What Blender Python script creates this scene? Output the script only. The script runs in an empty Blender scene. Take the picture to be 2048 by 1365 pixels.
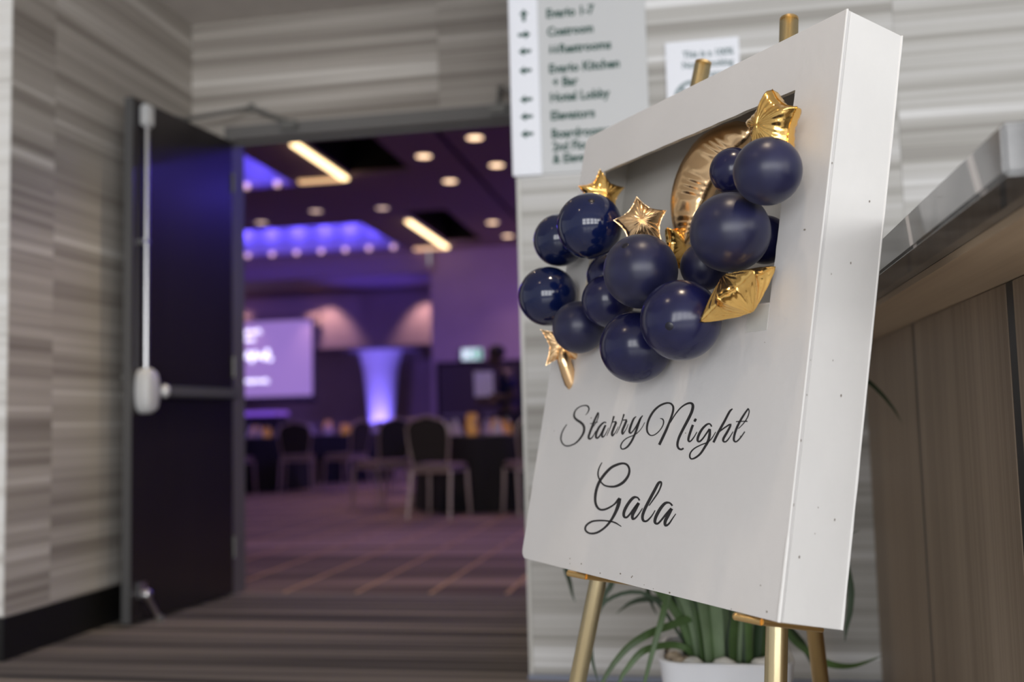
import bpy, bmesh, math, random
from mathutils import Vector, Matrix, noise as mnoise
random.seed(7)
S = bpy.context.scene
COL = S.collection
PI = math.pi

# ---------------------------------------------------------------- camera, world, exposure
cam_d = bpy.data.cameras.new('camera')
cam_d.lens = 35.0
cam_d.sensor_width = 36.0
cam_d.dof.use_dof = True
cam_d.dof.focus_distance = 1.62
cam_d.dof.aperture_fstop = 1.9
cam = bpy.data.objects.new('camera', cam_d)
COL.objects.link(cam)
yaw, pitch, roll = math.radians(-10.35), math.radians(4.635), math.radians(-1.479)
fwd = Vector((math.sin(yaw)*math.cos(pitch), math.cos(yaw)*math.cos(pitch), math.sin(pitch)))
rgt0 = Vector((math.cos(yaw), -math.sin(yaw), 0))
up0 = rgt0.cross(fwd)
rgt = rgt0*math.cos(roll) + up0*math.sin(roll)
up = up0*math.cos(roll) - rgt0*math.sin(roll)
CAMZ = 0.87
cam.matrix_world = Matrix(((rgt.x, up.x, -fwd.x, 0), (rgt.y, up.y, -fwd.y, 0), (rgt.z, up.z, -fwd.z, CAMZ), (0, 0, 0, 1)))
S.camera = cam
cam_d.clip_start = 0.02

S.view_settings.view_transform = 'Standard'
S.view_settings.look = 'None'
S.view_settings.gamma = 1.0
S.view_settings.use_curve_mapping = False
S.view_settings.exposure = 0.0
S.cycles.use_denoising = True
S.cycles.max_bounces = 8
S.cycles.sample_clamp_indirect = 6.0

W = bpy.data.worlds.new('world')
S.world = W
W.use_nodes = True
W.node_tree.nodes['Background'].inputs[0].default_value = (0.93, 0.95, 1.0, 1)
W.node_tree.nodes['Background'].inputs[1].default_value = 0.55


def light(name, kind, loc, energy, color=(1, 1, 1), size=0.1, sizey=None, target=None, angle=None, blend=0.5):
    d = bpy.data.lights.new(name, kind)
    d.energy = energy
    d.color = color
    if kind == 'AREA':
        d.size = size
        if sizey:
            d.shape = 'RECTANGLE'
            d.size_y = sizey
    else:
        d.shadow_soft_size = size
    if kind == 'SPOT':
        d.spot_size = math.radians(angle or 60)
        d.spot_blend = blend
    o = bpy.data.objects.new(name, d)
    COL.objects.link(o)
    o.location = loc
    if target is not None:
        o.rotation_euler = (Vector(target)-Vector(loc)).to_track_quat('-Z', 'Y').to_euler()
    return o


# daylight through the lobby's window bays, behind the camera
for k in range(5):
    for j in range(2):
        x = -1.6 + 1.55*k
        z = 1.2 + 1.15*j
        light('window_light', 'AREA', (x, -4.6, z), 34, (0.97, 0.98, 1.0), 1.25, 1.0, (x, 0, z))
# side windows on the right of the lobby
for k in range(2):
    y = -2.6 + 1.7*k
    light('side_window_light', 'AREA', (4.2, y, 1.9), 20, (1.0, 0.97, 0.92), 1.3, 1.5, (0, y+1.2, 1.2))


# ---------------------------------------------------------------- material helpers
def mat(name, color, rough=0.5, metal=0.0, bump=0.0, bscale=40, var=0.0, vscale=8, emit=None, estr=0.0,
        spec=0.5, coat=0.0, sheen=0.0, sub=0.0, stretch=(1, 1, 1), trans=0.0, alpha=1.0, rvar=0.0):
    m = bpy.data.materials.new(name)
    m.use_nodes = True
    nt = m.node_tree
    b = nt.nodes['Principled BSDF']
    I = b.inputs
    I['Base Color'].default_value = (*color, 1)
    I['Roughness'].default_value = rough
    I['Metallic'].default_value = metal
    I['Specular IOR Level'].default_value = spec
    I['Coat Weight'].default_value = coat
    I['Sheen Weight'].default_value = sheen
    I['Subsurface Weight'].default_value = sub
    I['Transmission Weight'].default_value = trans
    I['Alpha'].default_value = alpha
    if emit:
        I['Emission Color'].default_value = (*emit, 1)
        I['Emission Strength'].default_value = estr
    if var or bump or rvar:
        tc = nt.nodes.new('ShaderNodeTexCoord')
        mp = nt.nodes.new('ShaderNodeMapping')
        mp.inputs['Scale'].default_value = stretch
        nt.links.new(tc.outputs['Object'], mp.inputs[0])
    if var:
        n = nt.nodes.new('ShaderNodeTexNoise')
        n.inputs['Scale'].default_value = vscale
        n.inputs['Detail'].default_value = 5
        nt.links.new(mp.outputs[0], n.inputs['Vector'])
        r = nt.nodes.new('ShaderNodeValToRGB')
        r.color_ramp.elements[0].position = 0.3
        r.color_ramp.elements[1].position = 0.7
        r.color_ramp.elements[0].color = (*[max(0, c*(1-var)) for c in color], 1)
        r.color_ramp.elements[1].color = (*[min(1, c*(1+var)) for c in color], 1)
        nt.links.new(n.outputs[0], r.inputs[0])
        nt.links.new(r.outputs[0], I['Base Color'])
    if rvar:
        n3 = nt.nodes.new('ShaderNodeTexNoise')
        n3.inputs['Scale'].default_value = vscale
        nt.links.new(mp.outputs[0], n3.inputs['Vector'])
        mr = nt.nodes.new('ShaderNodeMapRange')
        mr.inputs[3].default_value = max(0, rough-rvar)
        mr.inputs[4].default_value = min(1, rough+rvar)
        nt.links.new(n3.outputs[0], mr.inputs[0])
        nt.links.new(mr.outputs[0], I['Roughness'])
    if bump:
        n2 = nt.nodes.new('ShaderNodeTexNoise')
        n2.inputs['Scale'].default_value = bscale
        n2.inputs['Detail'].default_value = 4
        nt.links.new(mp.outputs[0], n2.inputs['Vector'])
        bp = nt.nodes.new('ShaderNodeBump')
        bp.inputs['Strength'].default_value = bump
        bp.inputs['Distance'].default_value = 0.01
        nt.links.new(n2.outputs[0], bp.inputs['Height'])
        nt.links.new(bp.outputs[0], I['Normal'])
    return m


def strie(name, stops, scales=((7, 0.55), (26, 0.3), (120, 0.15)), axis='z', along=0.22, rough=0.55, rand=True, bump=0.1,
          width=1.0, offset=0.0):
    """streaky colour running across `axis`: three noises stretched along the other directions, through a colour ramp"""
    m = bpy.data.materials.new(name)
    m.use_nodes = True
    nt = m.node_tree
    L = nt.links.new
    b = nt.nodes['Principled BSDF']
    b.inputs['Roughness'].default_value = rough
    tc = nt.nodes.new('ShaderNodeTexCoord')
    oi = nt.nodes.new('ShaderNodeObjectInfo')
    acc = None
    for i, (sc, w) in enumerate(scales):
        mp = nt.nodes.new('ShaderNodeMapping')
        v = [along, along, along]
        v['xyz'.index(axis)] = sc
        mp.inputs['Scale'].default_value = v
        L(tc.outputs['Object'], mp.inputs[0])
        n = nt.nodes.new('ShaderNodeTexNoise')
        n.noise_dimensions = '4D'
        n.inputs['Scale'].default_value = 1
        n.inputs['Detail'].default_value = 2.5
        L(mp.outputs[0], n.inputs['Vector'])
        if rand:
            mu = nt.nodes.new('ShaderNodeMath')
            mu.operation = 'MULTIPLY_ADD'
            mu.inputs[1].default_value = 40
            mu.inputs[2].default_value = 7.3*i+offset
            L(oi.outputs['Random'], mu.inputs[0])
            L(mu.outputs[0], n.inputs['W'])
        else:
            n.inputs['W'].default_value = 7.3*i+offset
        mm = nt.nodes.new('ShaderNodeMath')
        mm.operation = 'MULTIPLY_ADD'
        mm.inputs[1].default_value = w
        L(n.outputs[0], mm.inputs[0])
        if acc is None:
            mm.inputs[2].default_value = 0
        else:
            L(acc, mm.inputs[2])
        acc = mm.outputs[0]
    r = nt.nodes.new('ShaderNodeValToRGB')
    e = r.color_ramp.elements
    while len(e) < len(stops):
        e.new(0.5)
    for el, (p, c) in zip(e, stops):
        el.position = p
        el.color = (*c, 1)
    L(acc, r.inputs[0])
    L(r.outputs[0], b.inputs['Base Color'])
    if bump:
        bp = nt.nodes.new('ShaderNodeBump')
        bp.inputs['Strength'].default_value = bump
        bp.inputs['Distance'].default_value = 0.004
        L(acc, bp.inputs['Height'])
        L(bp.outputs[0], b.inputs['Normal'])
    return m


# ---------------------------------------------------------------- geometry helpers
def box(bm, x0, x1, y0, y1, z0, z1):
    v = [bm.verts.new(p) for p in ((x0, y0, z0), (x1, y0, z0), (x1, y1, z0), (x0, y1, z0), (x0, y0, z1), (x1, y0, z1), (x1, y1, z1), (x0, y1, z1))]
    for f in ((0, 3, 2, 1), (4, 5, 6, 7), (0, 1, 5, 4), (1, 2, 6, 5), (2, 3, 7, 6), (3, 0, 4, 7)):
        bm.faces.new([v[i] for i in f])
    return v


def frame_of(d):
    d = d.normalized()
    a = Vector((0, 0, 1)) if abs(d.z) < 0.9 else Vector((1, 0, 0))
    x = d.cross(a).normalized()
    return x, d.cross(x).normalized()


def tube(bm, pts, rad, seg=12, caps=True, flute=0.0):
    pts = [Vector(p) for p in pts]
    if not isinstance(rad, (list, tuple)):
        rad = [rad]*len(pts)
    rings = []
    px = None
    for i, p in enumerate(pts):
        d = (pts[min(i+1, len(pts)-1)]-pts[max(i-1, 0)])
        if d.length < 1e-9:
            d = Vector((0, 0, 1))
        x, y = frame_of(d)
        if px is not None:
            dn = d.normalized()
            x = (px - dn*px.dot(dn))
            if x.length < 1e-6:
                x, y = frame_of(d)
            else:
                x.normalize()
                y = dn.cross(x)
        px = x
        ring = []
        for k in range(seg):
            a = 2*PI*k/seg
            r = rad[i]*(1 - (flute if k % 2 else 0))
            ring.append(bm.verts.new(p + x*math.cos(a)*r + y*math.sin(a)*r))
        rings.append(ring)
    for a, b in zip(rings, rings[1:]):
        for k in range(seg):
            bm.faces.new((a[k], a[(k+1) % seg], b[(k+1) % seg], b[k]))
    if caps:
        bm.faces.new(rings[0][::-1])
        bm.faces.new(rings[-1])
    return rings


def lathe(bm, prof, seg=24, c=(0, 0, 0), cap=True):
    rings = []
    for r, z in prof:
        rings.append([bm.verts.new((c[0]+r*math.cos(2*PI*k/seg), c[1]+r*math.sin(2*PI*k/seg), c[2]+z)) for k in range(seg)])
    for a, b in zip(rings, rings[1:]):
        for k in range(seg):
            bm.faces.new((a[k], a[(k+1) % seg], b[(k+1) % seg], b[k]))
    if cap:
        bm.faces.new(rings[0][::-1])
        bm.faces.new(rings[-1])


def ball(bm, c, r, seg=24, rings=14, scale=(1, 1, 1)):
    M = Matrix.Translation(c) @ Matrix.Diagonal((r*scale[0], r*scale[1], r*scale[2], 1))
    bmesh.ops.create_uvsphere(bm, u_segments=seg, v_segments=rings, radius=1, matrix=M)


def prism(bm, poly, y0, y1):
    """polygon in x,z extruded along y"""
    a = [bm.verts.new((x, y0, z)) for x, z in poly]
    b = [bm.verts.new((x, y1, z)) for x, z in poly]
    bm.faces.new(a)
    bm.faces.new(b[::-1])
    n = len(poly)
    for k in range(n):
        bm.faces.new((a[k], b[k], b[(k+1) % n], a[(k+1) % n]))


def obj(name, bm, m, parent=None, smooth=False, bevel=0.0, loc=None, kind=None):
    me = bpy.data.meshes.new(name)
    bmesh.ops.recalc_face_normals(bm, faces=bm.faces)
    if bevel:
        bmesh.ops.bevel(bm, geom=list(bm.edges), offset=bevel, segments=2, affect='EDGES', clamp_overlap=True)
    bm.to_mesh(me)
    bm.free()
    for mm in (m if isinstance(m, (list, tuple)) else [m]):
        me.materials.append(mm)
    if smooth:
        for p in me.polygons:
            p.use_smooth = True
        if smooth != 'all':
            me.set_sharp_from_angle(angle=math.radians(40))
    o = bpy.data.objects.new(name, me)
    COL.objects.link(o)
    if loc is not None:
        o.location = loc
    if parent:
        o.parent = parent
    if kind:
        o['kind'] = kind
    return o


def tag(o, label, cat=None, group=None, kind=None):
    if label:
        o['label'] = label
    if cat:
        o['category'] = cat
    if group:
        o['group'] = group
    if kind:
        o['kind'] = kind
    return o


def thing(name, label, cat, loc=(0, 0, 0), rotz=0, group=None, kind=None):
    o = bpy.data.objects.new(name, None)
    o.empty_display_size = 0.05
    COL.objects.link(o)
    o.location = loc
    o.rotation_euler = (0, 0, rotz)
    return tag(o, label, cat, group, kind)


def dup(root, loc, rotz, label=None, group=None):
    r = root.copy()
    COL.objects.link(r)
    r.location = loc
    r.rotation_euler = (0, 0, rotz)
    if label:
        r['label'] = label
    if group:
        r['group'] = group
    for ch in list(root.children):
        c = ch.copy()
        COL.objects.link(c)
        c.parent = r
        for g in ch.children:
            d = g.copy()
            COL.objects.link(d)
            d.parent = c
    return r


def B():
    return bmesh.new()


def bxobj(name, dims, m, parent=None, bevel=0.0, kind=None):
    bm = B()
    box(bm, *dims)
    return obj(name, bm, m, parent, bevel=bevel, kind=kind)


def text_obj(name, txt, m, parent, width=None, size=0.03, M=None, extrude=0.0006, weight=0.0):
    """flat printed lettering: Blender's built-in font turned into a mesh; lower left at the origin of M"""
    cu = bpy.data.curves.new(name, 'FONT')
    cu.body = txt
    cu.size = size
    cu.extrude = extrude
    cu.offset = weight
    cu.resolution_u = 3
    t = bpy.data.objects.new(name, cu)
    COL.objects.link(t)
    dg = bpy.context.evaluated_depsgraph_get()
    me = bpy.data.meshes.new_from_object(t.evaluated_get(dg))
    bpy.data.objects.remove(t)
    bpy.data.curves.remove(cu)
    xs = [v.co.x for v in me.vertices]
    sx = width/(max(xs)-min(xs)) if width else 1.0
    x0 = min(xs)
    for v in me.vertices:
        v.co.x = (v.co.x-x0)*sx
    me.materials.clear()
    me.materials.append(m)
    if M is not None:
        me.transform(M)
    me.name = name
    o = bpy.data.objects.new(name, me)
    COL.objects.link(o)
    o.parent = parent
    return o


# ---------------------------------------------------------------- materials
M = {}
TAUPE = [(0.34, (0.20, 0.175, 0.15)), (0.43, (0.31, 0.28, 0.247)), (0.50, (0.41, 0.375, 0.335)), (0.57, (0.50, 0.465, 0.42)), (0.63, (0.72, 0.69, 0.64))]
PALE = [(0.34, (0.25, 0.235, 0.21)), (0.43, (0.38, 0.365, 0.335)), (0.5, (0.51, 0.50, 0.47)), (0.56, (0.57, 0.56, 0.54)), (0.63, (0.80, 0.80, 0.79))]
SC = ((15, 0.56), (46, 0.32), (150, 0.12))
M['wall_taupe'] = strie('wall_taupe', TAUPE, SC)
M['wall_pale'] = strie('wall_pale', PALE, SC)
M['wall_bright'] = strie('wall_bright', [(0.3, (0.5, 0.47, 0.42)), (0.5, (0.84, 0.82, 0.77)), (0.66, (0.92, 0.91, 0.88))], SC)
M['ceiling'] = mat('ceiling_paint', (0.62, 0.58, 0.54), 0.9, var=0.04)
M['carpet'] = strie('carpet_hall', [(0.36, (0.016, 0.014, 0.013)), (0.44, (0.06, 0.052, 0.047)), (0.52, (0.15, 0.132, 0.122)), (0.58, (0.20, 0.175, 0.15)), (0.64, (0.36, 0.30, 0.235))],
                    ((15, 0.6), (36, 0.32), (110, 0.08)), 'y', 0.3, 0.95, False, 0.3)
M['carpet_b'] = strie('carpet_ballroom', [(0.36, (0.06, 0.043, 0.036)), (0.46, (0.15, 0.11, 0.092)), (0.55, (0.29, 0.215, 0.18)), (0.64, (0.58, 0.43, 0.37))],
                      ((3.2, 0.55), (9, 0.35), (80, 0.10)), 'y', 0.25, 0.95, False, 0.3, offset=3.0)
M['carpet_line'] = mat('carpet_line', (0.50, 0.33, 0.19), 0.95, var=0.25, vscale=30)
M['base_dark'] = mat('dark_baseboard', (0.006, 0.0055, 0.005), 0.5)
M['base_steel'] = mat('steel_base_strip', (0.30, 0.33, 0.42), 0.35, 0.6)
M['corner_trim'] = mat('corner_trim', (0.62, 0.61, 0.57), 0.4)
M['door'] = mat('door_laminate', (0.020, 0.016, 0.018), 0.22, var=0.1, vscale=3, stretch=(3, 3, 0.4))
M['door_edge'] = mat('door_edge', (0.10, 0.10, 0.10), 0.45)
M['frame'] = mat('door_frame_paint', (0.16, 0.155, 0.15), 0.45)
M['silver'] = mat('satin_steel', (0.62, 0.62, 0.63), 0.28, 1.0)
M['silver_paint'] = mat('silver_paint', (0.68, 0.69, 0.69), 0.35, 0.2)
M['black'] = mat('black_plastic', (0.012, 0.012, 0.012), 0.4)
M['closer'] = mat('closer_grey', (0.20, 0.20, 0.19), 0.4, 0.4)
M['white_pl'] = mat('sign_white', (0.88, 0.90, 0.95), 0.4)
M['sign_grey'] = mat('sign_pale_grey', (0.60, 0.61, 0.61), 0.35)
M['green_ink'] = mat('green_ink', (0.012, 0.075, 0.055), 0.5)
M['grey_ink'] = mat('grey_ink', (0.22, 0.29, 0.30), 0.5)
M['board'] = mat('board_shaded_paint', (0.635, 0.62, 0.605), 0.42, bump=0.06, bscale=60, var=0.03, vscale=5, rvar=0.12)  # same white paint as the side, darkened for the face that is lit less
M['board_lit_side'] = mat('board_lit_side_paint', (0.71, 0.70, 0.68), 0.4, bump=0.05, bscale=50, var=0.03, vscale=6)  # front's white paint, lightened for the brighter light on this side
M['board_in'] = mat('board_inside_paint', (0.62, 0.60, 0.56), 0.6, var=0.05)
M['board_edge'] = mat('raw_board_edge', (0.50, 0.46, 0.38), 0.7, var=0.25, vscale=60)
M['scuff'] = mat('scuff', (0.20, 0.17, 0.14), 0.8)
M['ink'] = mat('black_vinyl', (0.010, 0.008, 0.009), 0.35, var=0.5, vscale=300)
M['tape'] = mat('clear_tape', (0.78, 0.78, 0.74), 0.25, alpha=0.45)
M['brass'] = mat('brass', (0.92, 0.78, 0.47), 0.26, 1.0, var=0.05, vscale=5, stretch=(1, 1, 0.1))
M['brass_dark'] = mat('aged_brass', (0.62, 0.42, 0.18), 0.34, 1.0)
M['gold'] = mat('gold_foil', (0.95, 0.60, 0.19), 0.17, 1.0, bump=0.22, bscale=28, stretch=(1, 1, 1))
M['gold_rose'] = mat('rose_gold_foil', (0.93, 0.63, 0.34), 0.25, 1.0, bump=0.15, bscale=30)
M['navy_gloss'] = mat('navy_latex_gloss', (0.003, 0.007, 0.042), 0.12, spec=0.5, coat=0.2, var=0.15, vscale=9)
M['navy'] = mat('navy_latex', (0.0085, 0.009, 0.046), 0.22, spec=0.5, var=0.3, vscale=14, rvar=0.08)
M['navy_matte'] = mat('navy_latex_matte', (0.012, 0.0125, 0.044), 0.34, spec=0.45, var=0.35, vscale=16, sheen=0.05, rvar=0.1)
M['navy_tip'] = mat('navy_tip', (0.004, 0.004, 0.012), 0.35)
M['wood'] = strie('oak_laminate', [(0.34, (0.20, 0.145, 0.10)), (0.5, (0.32, 0.245, 0.175)), (0.64, (0.42, 0.33, 0.245))], ((5, 0.40), (60, 0.35), (300, 0.25)), 'y', 0.25, 0.5, True, 0.05)
M['wood_soffit'] = strie('soffit_board', [(0.34, (0.46, 0.33, 0.21)), (0.5, (0.58, 0.44, 0.29)), (0.64, (0.66, 0.52, 0.36))], ((5, 0.6), (40, 0.4)), 'x', 0.5, 0.45, False, 0.0)
M['reveal'] = mat('black_reveal', (0.008, 0.008, 0.009), 0.4)
M['pot'] = mat('white_planter', (0.78, 0.79, 0.82), 0.35, var=0.02)
M['soil'] = mat('planter_soil', (0.16, 0.12, 0.09), 0.95, bump=0.8, bscale=70, var=0.4, vscale=40)
M['pebble'] = mat('white_pebble', (0.66, 0.64, 0.60), 0.6, bump=0.3, bscale=90, var=0.12, vscale=40)
M['pebble_b'] = mat('beige_pebble', (0.42, 0.34, 0.25), 0.65, bump=0.3, bscale=90, var=0.2, vscale=40)
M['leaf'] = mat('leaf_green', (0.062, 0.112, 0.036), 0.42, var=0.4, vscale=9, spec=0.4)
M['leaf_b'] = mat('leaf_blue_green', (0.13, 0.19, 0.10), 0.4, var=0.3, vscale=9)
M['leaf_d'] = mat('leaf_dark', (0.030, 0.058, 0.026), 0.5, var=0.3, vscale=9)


def stone():
    m = bpy.data.materials.new('polished_grey_stone')
    m.use_nodes = True
    nt = m.node_tree
    L = nt.links.new
    b = nt.nodes['Principled BSDF']
    b.inputs['Roughness'].default_value = 0.10
    b.inputs['Specular IOR Level'].default_value = 0.55
    tc = nt.nodes.new('ShaderNodeTexCoord')
    mp = nt.nodes.new('ShaderNodeMapping')
    mp.inputs['Rotation'].default_value = (math.radians(32), 0, 0)
    L(tc.outputs['Object'], mp.inputs[0])
    n = nt.nodes.new('ShaderNodeTexNoise')
    n.inputs['Scale'].default_value = 9
    n.inputs['Detail'].default_value = 6
    L(mp.outputs[0], n.inputs['Vector'])
    r = nt.nodes.new('ShaderNodeValToRGB')
    r.color_ramp.elements[0].position = 0.34
    r.color_ramp.elements[0].color = (0.025, 0.025, 0.026, 1)
    r.color_ramp.elements[1].position = 0.68
    r.color_ramp.elements[1].color = (0.16, 0.155, 0.15, 1)
    L(n.outputs[0], r.inputs[0])
    w = nt.nodes.new('ShaderNodeTexWave')
    w.bands_direction = 'Y'
    w.inputs['Scale'].default_value = 1.05
    w.inputs['Distortion'].default_value = 1.6
    w.inputs['Detail'].default_value = 2
    w.inputs['Phase Offset'].default_value = 1.2
    L(mp.outputs[0], w.inputs['Vector'])
    r2 = nt.nodes.new('ShaderNodeValToRGB')
    r2.color_ramp.elements[0].position = 0.982
    r2.color_ramp.elements[0].color = (0, 0, 0, 1)
    r2.color_ramp.elements[1].position = 0.995
    r2.color_ramp.elements[1].color = (1, 1, 1, 1)
    L(w.outputs[0], r2.inputs[0])
    mx = nt.nodes.new('ShaderNodeMix')
    mx.data_type = 'RGBA'
    ge = nt.nodes.new('ShaderNodeNewGeometry')
    sx = nt.nodes.new('ShaderNodeSeparateXYZ')
    L(ge.outputs['True Normal'], sx.inputs[0])
    gt = nt.nodes.new('ShaderNodeMath')          # veins masked off faces that point down
    gt.operation = 'GREATER_THAN'
    gt.inputs[1].default_value = -0.5
    L(sx.outputs[2], gt.inputs[0])
    mu = nt.nodes.new('ShaderNodeMath')
    mu.operation = 'MULTIPLY'
    L(r2.outputs[0], mu.inputs[0])
    L(gt.outputs[0], mu.inputs[1])
    L(mu.outputs[0], mx.inputs[0])
    L(r.outputs[0], mx.inputs[6])
    mx.inputs[7].default_value = (0.52, 0.47, 0.44, 1)
    L(mx.outputs[2], b.inputs['Base Color'])
    return m


M['stone'] = stone()

# ---------------------------------------------------------------- the hall: walls, floor, ceiling
YS = 3.42      # sign wall
YL = 3.50      # wall left of the alcove
YD = 4.97      # wall with the double doors
XL = -2.67     # left wall of the alcove
XR = -0.594    # right corner of the alcove
ZC = 3.11      # hall ceiling


def wall(name, label):
    return tag(thing(name, label, None), None, kind='structure')


def panels(parent, m, fixed, span, cuts, z0, z1, axis, depth):
    """wallcovering sheets with hairline joints; axis 'x': sheet lies in plane y=fixed"""
    edges = [span[0]] + [c for c in cuts if span[0] < c < span[1]] + [span[1]]
    for a, b in zip(edges, edges[1:]):
        g = 0.0006
        bm = B()
        if axis == 'x':
            box(bm, a+g, b-g, min(fixed, fixed+depth), max(fixed, fixed+depth), z0, z1)
        else:
            box(bm, min(fixed, fixed+depth), max(fixed, fixed+depth), a+g, b-g, z0, z1)
        obj('wall_panel', bm, m, parent)


M['bounce_floor'] = mat('pale_bounce_floor', (0.52, 0.53, 0.56), 0.25, var=0.05, vscale=3)  # unseen floor made pale so it bounces light up under the counter
ft_ = bxobj('floor', (-7, 4.2, -5.0, 2.999, -0.05, 0.0), M['bounce_floor'])
tag(ft_, 'unseen lobby floor in front of the sign wall, made pale to bounce light up', kind='structure')
fl = bxobj('floor', (-7, 4.2, 3.0, 5.03, -0.05, 0.0), M['carpet'])
tag(fl, 'grey brown carpet with fine crosswise stripes outside the doors', kind='structure')

w = wall('wall_right', 'pale streaked wall carrying the direction sign')
bxobj('wall_core', (XR+0.002, 4.2, YS+0.004, YD+0.1, 0, ZC), M['wall_taupe'], w)
panels(w, M['wall_pale'], YS, (XR+0.014, 4.2), (0.70, 2.0, 3.3), 0.012, ZC, 'x', 0.006)
t = bxobj('trim_1', (XR, XR+0.0135, YS-0.002, YS+0.02, 0.0, ZC), M['corner_trim'], bevel=0.003)
tag(t, 'pale corner trim on the edge of the sign wall', kind='structure')
bb = bxobj('baseboard_right', (XR+0.001, 0.549, YS-0.035, YS-0.0005, 0.0, 0.014), M['base_steel'], bevel=0.002)
tag(bb, 'low blue grey strip at the foot of the sign wall', kind='structure')

w = wall('wall_corner_left', 'bright edge of the wall left of the door alcove')
bxobj('wall_core', (-7, XL-0.008, YL+0.008, YD+0.1, 0, ZC), M['wall_taupe'], w)
panels(w, M['wall_bright'], YL, (-7, XL), (-3.97, -5.27), 0.17, ZC, 'x', 0.007)
w = wall('wall_left', 'taupe streaked wall of the alcove behind the open door')
panels(w, M['wall_taupe'], XL, (YL+0.0075, YD), (3.785,), 0.0, ZC, 'y', -0.007)
bm = B()
box(bm, XL, XL+0.014, YL-0.014, YD, 0, 0.165)
box(bm, -7, XL, YL-0.014, YL-0.0005, 0, 0.165)
bb = obj('baseboard_left', bm, M['base_dark'])
tag(bb, 'tall black baseboard along the left alcove wall', kind='structure')

DX0, DX1, DZ = -2.43, -0.73, 2.44      # door opening
w = wall('wall_header', 'taupe streaked wall above the double doors')
panels(w, M['wall_taupe'], YD, (XL, XR), (-1.265,), DZ+0.075, ZC, 'x', 0.12)
for a, b in ((XL, DX0-0.04), (DX1+0.05, XR)):
    bxobj('wall_panel', (a, b, YD, YD+0.12, 0, DZ+0.0745), M['wall_taupe'], w)
bm = B()
box(bm, DX0-0.04, DX1+0.05, YD-0.012, YD+0.14, DZ, DZ+0.075)
box(bm, DX0-0.04, DX0, YD-0.012, YD+0.14, 0, DZ)
box(bm, DX1, DX1+0.05, YD-0.012, YD+0.14, 0, DZ)
box(bm, DX0, DX1, YD+0.05, YD+0.075, DZ-0.016, DZ)
t = obj('trim_2', bm, M['frame'])
tag(t, 'grey steel frame of the double doorway', kind='structure')

c = bxobj('ceiling', (-7, 4.2, -1.2, YD+0.12, ZC, ZC+0.05), M['ceiling'])
tag(c, 'plain grey brown ceiling of the hall', kind='structure')


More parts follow.
